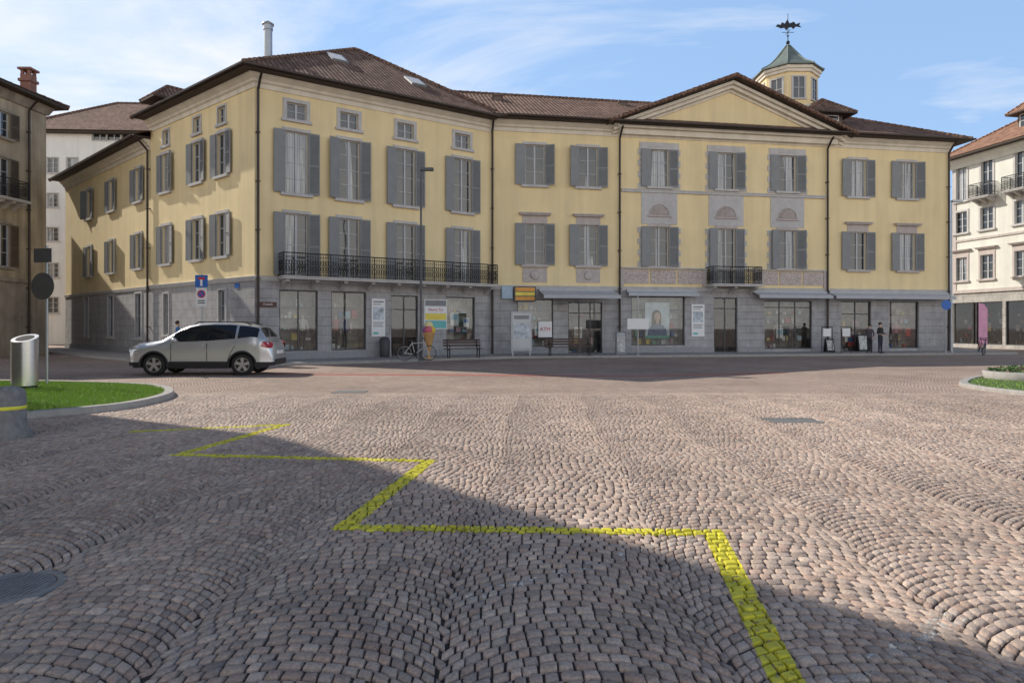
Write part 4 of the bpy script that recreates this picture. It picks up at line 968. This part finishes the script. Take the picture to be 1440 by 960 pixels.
mb=MB(); mb.box(-.56,.56,-.07,.07,.25,2.3); mb.box(-.5,-.42,-.05,.05,0,.25); mb.box(.42,.5,-.05,.05,0,.25); obj('cabinet',mb,[mat('cabinet_grey',(.45,.46,.47),.5)],M,e)
mb=MB(); mb.box(-.48,.48,-.078,-.071,.4,2.2,0); mb.box(-.4,.4,-.084,-.079,1.9,2.1,1); mb.box(-.4,.4,-.084,-.079,.9,1.7,2); obj('display_panel',mb,[mat('panel_glass',(.55,.56,.56),.15,var=.15,vs=1.5),Mk,MC['print_photo']],M,e)
def aframe(c,lab,m=Mk,h=1.0,w=.55,ang=0):
    M=T(c.x,c.y,.13,ang); e=empty('sandwich_board',M,category='sign',label=lab)
    for s in (-1,1):
        mb=MB(); mb.add([(-w/2,s*.25,0),(w/2,s*.25,0),(w/2,s*.03,h),(-w/2,s*.03,h),(-w/2,s*.22,0),(w/2,s*.22,0),(w/2,s*.0,h),(-w/2,s*.0,h)],[(0,1,2,3),(7,6,5,4),(0,4,5,1),(2,6,7,3),(0,3,7,4),(1,5,6,2)]); obj('board',mb,[m],M,e)
        if s<0:
            mb=MB(); mb.add([(-w/2+.06,-.232,.12),(w/2-.06,-.232,.12),(w/2-.06,-.05,h-.08),(-w/2+.06,-.05,h-.08)],[(0,1,2,3)]); o=obj('poster',mb,[mat('notice_print',(.6,.6,.57),.5,var=.6,vs=9)],T(c.x,c.y-.012,.13,ang),e)
aframe(g(873,498,.13),'grey folding sandwich board on the pavement',h=1.25)
aframe(g(1212,494,.13),'folding board with white notices outside the shop',M_iron,1.05,.6)
aframe(g(1166,495,.13),'small dark sandwich board by the downpipe',M_iron,.8,.5)
c=g(897,500,.13); M=T(c.x,c.y,.13); e=empty('notice_stand',M,category='sign',label='white rectangular notice on a slim steel post')
mb=MB(); mb.cyl((0,0,0),(0,0,3.3),.03,n=10); mb.lathe([(.2,0),(.2,.03),(0,.04)],n=16); obj('post',mb,[M_galv],M,e)
mb=MB(); mb.box(-.55,.55,-.05,-.032,1.38,1.93); obj('notice_board',mb,[M_wh],M,e)
for px in (1163,1190,):
    c=g(px,496,.13)
    M=T(c.x,c.y,.13); e=empty('menu_stand',M,category='sign',label='slim metal frame with small notice',group='menu stands outside the shop'); mb=MB(); mb.tube([(-.3,0,0),(-.3,0,1.5),(.3,0,1.5),(.3,0,0)],.02,6); mb.tube([(-.3,0,.3),(.3,0,.3)],.015,6); obj('stand_frame',mb,[M_iron],M,e)
    mb=MB(); mb.box(-.22,.22,-.02,.01,.95,1.4); obj('notice',mb,[M_wh],M,e)
c=g(1382,497,.0); M=T(c.x,c.y,0); e=empty('banner_flag',M,category='flag',label='tall narrow pink advertising flag on a stand'); mb=MB(); mb.cyl((-.28,0,0),(-.28,0,3.1),.02,n=6); mb.box(-.4,.3,-.3,.3,0,.05); obj('flag_pole',mb,[M_iron],M,e)
mb=MB(); mb.poly([(-.27,0,.5),(.28,0,.5),(.30,0,2.7),(.1,0,3.0),(-.27,0,3.1)]); obj('flag_cloth',mb,[Mp],M,e)
c=g(1330,498,.13); M=T(c.x,c.y,.13); e=empty('road_sign',M,category='road sign',label='small traffic sign on a steel post at the corner'); mb=MB(); mb.cyl((0,0,0),(0,0,3),.03,n=8); obj('post',mb,[M_galv],M,e); mb=MB(); disc(mb,(0,2.7),.27,-.05,-.035); obj('round_sign',mb,[M_blue],M,e)
# ---------------------------------------------------------------- people
def person(c,z,ang,cols,lab,h=1.72,walk=.0,arm=0.0,mannequin=False,hair=(.05,.03,.02)):
    k=h/1.75
    J={'pel':(0,0,.95,.15),'wa':(0,0,1.1,.135),'ch':(0,0,1.3,.165),'sh':(0,0,1.44,.12),'ne':(0,.0,1.53,.055),'hd':(0,-.01,1.62,.085),'hd2':(0,-.01,1.70,.08)}
    ed=[('pel','wa'),('wa','ch'),('ch','sh'),('sh','ne'),('ne','hd'),('hd','hd2')]
    for s,n in ((-1,'l'),(1,'r')):
        y=walk*s
        J.update({n+'hip':(s*.09,0,.9,.095),n+'kn':(s*.10,-abs(y)*.3-y*.5,.5,.06),n+'an':(s*.11,-y+.02,.09,.042),n+'to':(s*.12,-y-.15,.03,.035),
                  n+'sp':(s*.19,0,1.42,.062),n+'el':(s*.25,y*.5+.02,1.14,.045),n+'wr':(s*.25,y*.8-.08-arm*.2,.90+arm*.25,.03),n+'pa':(s*.25,y*.9-.10-arm*.27,.83+arm*.27,.026)})
        ed+=[('pel',n+'hip'),(n+'hip',n+'kn'),(n+'kn',n+'an'),(n+'an',n+'to'),('sh',n+'sp'),(n+'sp',n+'el'),(n+'el',n+'wr'),(n+'wr',n+'pa')]
        px,py,pz,_=J[n+'pa']
        for i in range(4):
            J[n+'f%d'%i]=(px+(i-1.5)*.004,py+(i-1.5)*.018-.01,pz-.075-.006*(i in(1,2)),.008); ed.append((n+'pa',n+'f%d'%i))
        J[n+'th']=(px-s*.01,py-.05,pz-.03,.009); ed.append((n+'pa',n+'th'))
    names=list(J); idx={a:i for i,a in enumerate(names)}
    me=bpy.data.meshes.new('p'); me.from_pydata([tuple(x*k for x in J[a][:3]) for a in names],[(idx[a],idx[b]) for a,b in ed],[])
    o=bpy.data.objects.new('p',me); link(o); o.modifiers.new('s','SKIN'); 
    sv=me.skin_vertices[0].data
    for i,a in enumerate(names):
        r=J[a][3]*k; sv[i].radius=(r,r*(.72 if a in('pel','wa','ch','sh') else 1)); sv[i].use_root=(a=='pel')
    ss=o.modifiers.new('u','SUBSURF'); ss.levels=2;ss.render_levels=2
    dg=bpy.context.evaluated_depsgraph_get(); m2=bpy.data.meshes.new_from_object(o.evaluated_get(dg)); bpy.data.objects.remove(o)
    m2.materials.clear()
    for i,cc in enumerate(cols): m2.materials.append(mat('cloth_%.2f_%.2f_%.2f'%cc,cc,.8))
    for p in m2.polygons:
        x,y,zz=p.center; zz/=k; ax=abs(x)/k
        if zz>1.5 or (ax>.2 and zz<.93+arm*.25): m=2
        elif zz>.95 or ax>.19: m=0
        elif zz<.1: m=3
        else: m=1
        p.material_index=m; p.use_smooth=True
    M=T(c.x,c.y,z,ang)
    nm='mannequin' if mannequin else 'person'
    o=obj(nm,m2,None,M,None,label=lab,category=nm)
    if not mannequin:
        mb=MB(); mb.ball((0,.015*k,1.70*k),.108*k,sq=(.88,1,.95)); 
        mb.v=[(x,max(y,-.055*k) if zz<1.73*k else y,zz) for x,y,zz in mb.v]
        obj('hair',mb,[mat('hair%.2f'%hair[0],hair,.7)],M,o)
        mb=MB(); mb.cyl((0,-.085*k,1.67*k),(0,-.115*k,1.645*k),.01,.016,6); 
        obj('nose',mb,[MC['cloth_%.2f_%.2f_%.2f'%cols[2]]],M,o)
        for s in (-1,1):
            mb=MB(); mb.ball((s*.033*k,-.088*k,1.68*k),.011,n=8); obj('eye',mb,[M_iron],M,o)
    return o
sk=(.6,.4,.3)
person(g(1238,497,.13),.13,.5,[(.03,.03,.035),(.025,.03,.05),sk,(.02,.02,.02)],'person in dark jacket and trousers standing outside the shop',1.72,arm=.8)
person(g(1223,496,.13),.13,-.9,[(.12,.10,.12),(.04,.04,.05),sk,(.02,.02,.02)],'person in grey coat facing the shop display',1.62,arm=.3)
pc=P(250,28.5)
person(pc,.12,2.0,[(.10,.22,.45),(.05,.05,.08),sk,(.05,.03,.02)],'person in blue shirt walking behind the silver car',1.78,walk=.18)
Mn=(.6,.57,.53)
for fc,px,y,z,cl in ((fL,430,.5,.55,(.6,.58,.54)),(fL,490,.5,.55,(.08,.10,.2)),(fL,478,.6,.55,(.45,.12,.12)),(fR,1100,.5,.33,(.6,.55,.45)),(fR,1122,.5,.33,(.08,.07,.07)),(fR,1268,.5,.33,(.6,.25,.3))):
    q=fc.w(fc.u(px),y,0); person(q,z,math.atan2(fc.d.y,fc.d.x),[cl,(.06,.06,.07),Mn,Mn],'shop window mannequin dressed in display clothes',1.7,mannequin=True)
# ---------------------------------------------------------------- car
def lerpt(t,x):
    for (a,b),(c,d) in zip(t,t[1:]):
        if x<=c: return b+(d-b)*(x-a)/(c-a) if c>a else d
    return t[-1][1]
def car(c,ang,sx,sy,sz):
    M=T(c.x,c.y,0,ang)@Matrix.Diagonal((sx,sy,sz,1))@Matrix.Translation((-2.15,0,0))
    e=empty('parked_car',M,category='car',label='silver compact SUV with black lower cladding on the cobbles')
    top=[(0,.66),(.03,.80),(.10,.92),(.3,1.0),(.7,1.06),(1.05,1.10),(1.3,1.27),(1.55,1.44),(1.8,1.56),(2.1,1.63),(2.5,1.655),(3.0,1.645),(3.5,1.59),(3.8,1.53),(3.92,1.42),(4.06,1.2),(4.16,1.07),(4.25,1.0),(4.29,.82),(4.3,.6)]
    belt=[(0,.60),(.1,.80),(.4,.92),(1.1,1.02),(2.2,1.06),(3.2,1.13),(3.7,1.20),(4.0,1.17),(4.16,1.0),(4.3,.56)]
    wd=[(0,.50),(.03,.60),(.10,.71),(.22,.80),(.4,.85),(.7,.885),(2,.89),(3.6,.885),(3.95,.86),(4.15,.80),(4.25,.73),(4.3,.62)]
    roofw=[(0,.4),(.3,.6),(1.05,.72),(1.3,.69),(1.8,.63),(2.7,.60),(3.6,.575),(3.9,.60),(4.17,.66),(4.3,.5)]
    def bot(x):
        z=.24+(.06 if x<.2 or x>4.1 else 0)
        for xc in (.86,3.42):
            if abs(x-xc)<.395: z=max(z,.33+math.sqrt(.395**2-(x-xc)**2))
        return z
    xs=sorted(set([round(v,3) for v in list(np.linspace(0,.3,9))+list(np.linspace(.3,4.1,96))+list(np.linspace(4.1,4.3,9))+[3.2,3.27,1.06,1.78]]))
    rings=[]
    for x in xs:
        zt=lerpt(top,x);zb=bot(x);w=lerpt(wd,x);bl=min(lerpt(belt,x),zt-.03);rw=lerpt(roofw,x); rw=min(rw,w*.95)
        zc=max(zb+.02,min(.42,bl-.1)) if zb<.4 else zb+.05
        zc=min(zc,bl-.04)
        md=(zc+bl)/2
        pts=[(w*.965,zb),(w*1.0,zc),(w*.995,md-.08),(w*1.012,md+.04),(w*.992,md+(bl-md)*.5),(w*.955,bl)]
        gh=zt-bl
        pts+=[(w*.955+(rw-w*.955)*.33,bl+gh*.33),(w*.955+(rw-w*.955)*.7,bl+gh*.68),(rw,bl+gh*.88),(rw*.90,zt-gh*.02),(rw*.5,zt+.012*(gh>.2)),(0,zt+.02*(gh>.2))]
        rings.append([(x,y,z) for y,z in pts])
    parts={'body':MB(),'glass':MB(),'cladding':MB()}
    nk=len(rings[0])
    for i in range(len(xs)-1):
        xm=(xs[i]+xs[i+1])/2
        for j in range(nk-1):
            k='body'
            if j==0: k='cladding'
            if j in(5,6,7) and 1.36<xm<3.86 and not(3.2<xm<3.27):
                if lerpt(top,xm)-lerpt(belt,xm)>.2: k='glass'
            if j>=9 and (1.08<xm<1.78): k='glass'
            if j>=9 and (3.84<xm<4.08): k='glass'
            if j==8 and 3.9<xm<4.06: k='glass'
            for s in (-1,1):
                q=[rings[i][j],rings[i+1][j],rings[i+1][j+1],rings[i][j+1]]; q=[(a,b*s,cc) for a,b,cc in q]
                if s>0:q=q[::-1]
                parts[k].add(q,[(0,1,2,3)],0,True)
    for r,fl in ((rings[0],0),(rings[-1],1)):
        poly=[(a,-b,cc) for a,b,cc in r]+[(a,b,cc) for a,b,cc in r[-2::-1]]
        parts['body'].poly(poly if fl==0 else poly[::-1])
    Mpaint=mat('silver_car_paint',(.60,.61,.62),.30,.6,var=.02,coat=1.0); Mgl=mat('car_glass',(.012,.014,.016),.04,0,var=.02,coat=.5); Mcl=mat('black_cladding',(.025,.025,.027),.6)
    for k,mm in (('body',Mpaint),('glass',Mgl),('cladding',Mcl)):
        me=parts[k].mesh(k,[mm]); bm=bmesh.new(); bm.from_mesh(me); bmesh.ops.remove_doubles(bm,verts=bm.verts,dist=.0005)
        if k=='body': bmesh.ops.recalc_face_normals(bm,faces=bm.faces)
        bm.to_mesh(me); bm.free()
        obj({'body':'body','glass':'window_glass','cladding':'lower_cladding'}[k],me,None,M,e)
    mb=MB(); mb.box(.25,.45,-.7,.7,.24,.8); mb.box(1.28,3.0,-.82,.82,.22,.6); mb.box(.4,3.9,-.5,.5,.25,.9); mb.box(3.85,4.15,-.7,.7,.28,.8); obj('underbody',mb,[Mcl],M,e)
    for xc in (.86,3.42):
        for s in (-1,1):
            mb=MB(); pts=[(xc+.405*math.cos(t),s*.885,.33+.405*math.sin(t)) for t in [math.pi*i/16 for i in range(-1,18)]]
            mb.tube(pts,.030,6); obj('wheel_arch_trim',mb,[Mcl],M,e)
    Mrim=mat('alloy_rim',(.55,.56,.57),.35,.8)
    for xc in (.86,3.42):
        for s in (-1,1):
            w=empty('wheel',M@Matrix.Translation((xc,s*.78,.335)),e)
            mb=MB(); pr=[(.21,-.10),(.29,-.115),(.325,-.10),(.335,-.06),(.335,.06),(.325,.10),(.29,.115),(.21,.10)]
            mb.lathe(pr,(xc,s*.77,.335),28,ax='y'); obj('tyre',mb,[mat('rubber',(.02,.02,.02),.8)],M,w)
            mb=MB(); mb.lathe([(.215,-.1),(.215,.1)],(xc,s*.77,.335),28,ax='y'); mb.lathe([(.205,0),(.22,.0)],(xc,s*.872,.335),28,ax='y'); mb.cyl((xc,s*.84,.335),(xc,s*.875,.335),.05,n=12)
            for q in range(5):
                a=2*math.pi*q/5+.3; d=Vector((math.cos(a),0,math.sin(a))); t=Vector((-math.sin(a),0,math.cos(a))); o=Vector((xc,s*.862,.335))
                vs=[o+d*.03+t*.035,o+d*.21+t*.05,o+d*.21+t*.018,o+d*.21-t*.018,o+d*.21-t*.05,o+d*.03-t*.035]; vs2=[v-Vector((0,s*.02,0)) for v in vs]
                mb.add(vs+vs2,[(0,1,2,3,4,5),(11,10,9,8,7,6)]+[(i,(i+1)%6,6+(i+1)%6,6+i) for i in range(6)])
            obj('rim',mb,[Mrim],M,w)
            mb=MB(); mb.cyl((xc,s*.80,.335),(xc,s*.81,.335),.2,n=20); obj('brake_disc',mb,[mat('brake_dark',(.04,.04,.04),.6)],M,w)
    Mhl=mat('headlight_glass',(.65,.68,.7),.1,.3,coat=1); Mtl=mat('taillight_red',(.40,.015,.015),.15,0,coat=1)
    for s in (-1,1):
        mb=MB(); P1=[(.06,s*.62,.72),(.12,s*.71,.71),(.30,s*.825,.76),(.46,s*.868,.84),(.48,s*.86,.89),(.28,s*.82,.885),(.12,s*.715,.84),(.05,s*.60,.80)]
        mb.poly([(a-.014,b+s*.016,cc) for a,b,cc in P1]); obj('headlight',mb,[Mhl],M,e)
        mb=MB(); P1=[(3.93,s*.868,.90),(4.12,s*.83,.86),(4.25,s*.70,.86),(4.245,s*.62,1.0),(4.16,s*.76,1.06),(4.0,s*.84,1.06)]
        mb.poly([(a+.018,b+s*.018,cc) for a,b,cc in P1]); obj('taillight',mb,[Mtl],M,e)
        mb=MB(); mb.ball((1.50,s*.98,1.11),.11,sq=(.7,1,.62)); mb.box(1.48,1.56,min(s*.86,s*.95),max(s*.86,s*.95),1.06,1.10); obj('wing_mirror',mb,[Mpaint],M,e)
        mb=MB(); mb.tube([(1.95,s*.60,1.60),(2.05,s*.60,1.675),(3.4,s*.57,1.665),(3.6,s*.57,1.58)],.018,6); obj('roof_rail',mb,[Mcl],M,e)
        for xh in (2.18,3.06):
            mb=MB(); mb.box(xh-.09,xh+.09,min(s*.875,s*.91),max(s*.875,s*.91),.93,.96); obj('door_handle',mb,[Mpaint],M,e)
        for xl in (1.36,2.40):
            mb=MB(); mb.box(xl-.005,xl+.005,min(s*.88,s*.903),max(s*.88,s*.903),.42,1.0); obj('door_seam',mb,[Mcl],M,e)
        mb=MB(); mb.tube([(3.22,s*.872,1.05),(3.2,s*.9,.9),(3.08,s*.905,.7),(3.0,s*.9,.45)],.006,4); obj('door_seam',mb,[Mcl],M,e)
        mb=MB(); mb.box(1.30,3.0,min(s*.87,s*.91),max(s*.87,s*.91),.36,.44); obj('side_cladding',mb,[Mcl],M,e)
        mb=MB(); mb.tube([(1.38,s*.858,1.035),(2.4,s*.858,1.075),(3.2,s*.855,1.14),(3.7,s*.85,1.20)],.010,5); obj('chrome_strip',mb,[M_metal],M,e)
    mb=MB(); mb.box(-.02,.03,-.42,.42,.50,.66); mb.box(.0,.06,-.55,.55,.30,.42); obj('grille',mb,[Mcl],M,e)
    mb=MB(); mb.box(4.27,4.325,-.26,.26,.66,.77); obj('number_plate',mb,[M_wh],M,e)
    mb=MB(); mb.box(4.2,4.32,-.62,.62,.32,.5); obj('rear_bumper',mb,[Mcl],M,e)
ya=g(217,528).y; xa=(217-720)/F*ya; xb=(336-720)/F*ya
car(Vector(((xa+xb)/2+.02,ya+.9)),math.radians(2),1.10*(1+.9/ya),1.02,1.08)
# ---------------------------------------------------------------- camera, world, sun
cam=bpy.data.cameras.new('camera'); co=bpy.data.objects.new('camera',cam); link(co); co.location=(0,0,H); co.rotation_euler=(math.pi/2,0,0)
cam.sensor_width=36; cam.lens=F/1440*36; cam.shift_y=-21/1440; cam.clip_end=2000; sc.camera=co
sdir=Vector((-.86,.51,0)).normalized(); el=math.radians(36)
s3=Vector((sdir.x*math.cos(el),sdir.y*math.cos(el),math.sin(el)))
sl=bpy.data.lights.new('sun','SUN'); sl.energy=5.0; sl.angle=math.radians(.5); sl.color=(1,.93,.82); so=bpy.data.objects.new('sun',sl); link(so); so.rotation_euler=s3.to_track_quat('Z','Y').to_euler()
wd=bpy.data.worlds.new('World'); sc.world=wd; wd.use_nodes=True; nt=wd.node_tree; bg=nt.nodes['Background']
sky=nt.nodes.new('ShaderNodeTexSky'); sky.sky_type='NISHITA'; sky.sun_disc=False; sky.sun_elevation=el; sky.sun_rotation=math.atan2(sdir.x,sdir.y); sky.air_density=1.0; sky.dust_density=.4; sky.ozone_density=1.5
tc=nt.nodes.new('ShaderNodeTexCoord'); sp=nt.nodes.new('ShaderNodeSeparateXYZ'); nt.links.new(tc.outputs['Generated'],sp.inputs[0])
def wm(op,a,b):
    nd=nt.nodes.new('ShaderNodeMath'); nd.operation=op
    for i,v in enumerate((a,b)):
        if isinstance(v,bpy.types.NodeSocket): nt.links.new(v,nd.inputs[i])
        else: nd.inputs[i].default_value=v
    return nd.outputs[0]
def mr(v,a,b,c,d):
    nd=nt.nodes.new('ShaderNodeMapRange'); nt.links.new(v,nd.inputs[0])
    for i,x in enumerate((a,b,c,d)): nd.inputs[i+1].default_value=x
    return nd.outputs[0]
def wmix(f,a,b):
    nd=nt.nodes.new('ShaderNodeMix'); nd.data_type='RGBA'
    for i,v in ((0,f),(6,a),(7,b)):
        if isinstance(v,bpy.types.NodeSocket): nt.links.new(v,nd.inputs[i])
        else: nd.inputs[i].default_value=v
    return nd.outputs[2]
zc=wm('ADD',wm('MAXIMUM',sp.outputs[2],0.0),.12)
cb_=nt.nodes.new('ShaderNodeCombineXYZ'); nt.links.new(wm('DIVIDE',sp.outputs[0],zc),cb_.inputs[0]); nt.links.new(wm('MULTIPLY',wm('DIVIDE',sp.outputs[1],zc),1.8),cb_.inputs[1])
no=nt.nodes.new('ShaderNodeTexNoise'); no.inputs['Scale'].default_value=.9; no.inputs['Detail'].default_value=6; no.inputs['Roughness'].default_value=.6; no.inputs['Distortion'].default_value=.6; nt.links.new(cb_.outputs[0],no.inputs['Vector'])
leftb=wm('MULTIPLY',sp.outputs[0],-.24)
hi=mr(sp.outputs[2],.48,.62,0.0,-.5)
fac=mr(wm('ADD',wm('ADD',no.outputs['Fac'],leftb),hi),.47,.76,0.0,.92)
base=wmix(mr(sp.outputs[2],.46,.65,.60,0.0),sky.outputs[0],(2.9,4.6,7.4,1))
base=wmix(mr(sp.outputs[2],.48,.70,0.0,.45),base,(0.2,0.35,0.7,1))
col=wmix(fac,base,(6.6,6.7,6.9,1))
fill_bank=wm('MULTIPLY',mr(sp.outputs[1],.05,-.3,0.0,1.0),mr(sp.outputs[2],.20,.48,1.0,0.0))  # unseen bright low sky behind the camera, added to light the facades
fill_bank=wm('MULTIPLY',fill_bank,mr(no.outputs['Fac'],.3,.55,.75,1.0))
col=wmix(fill_bank,col,(11.6,11.2,10.5,1))
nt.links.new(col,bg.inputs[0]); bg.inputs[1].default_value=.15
sc.view_settings.view_transform='Standard'; sc.view_settings.look='None'; sc.view_settings.exposure=0
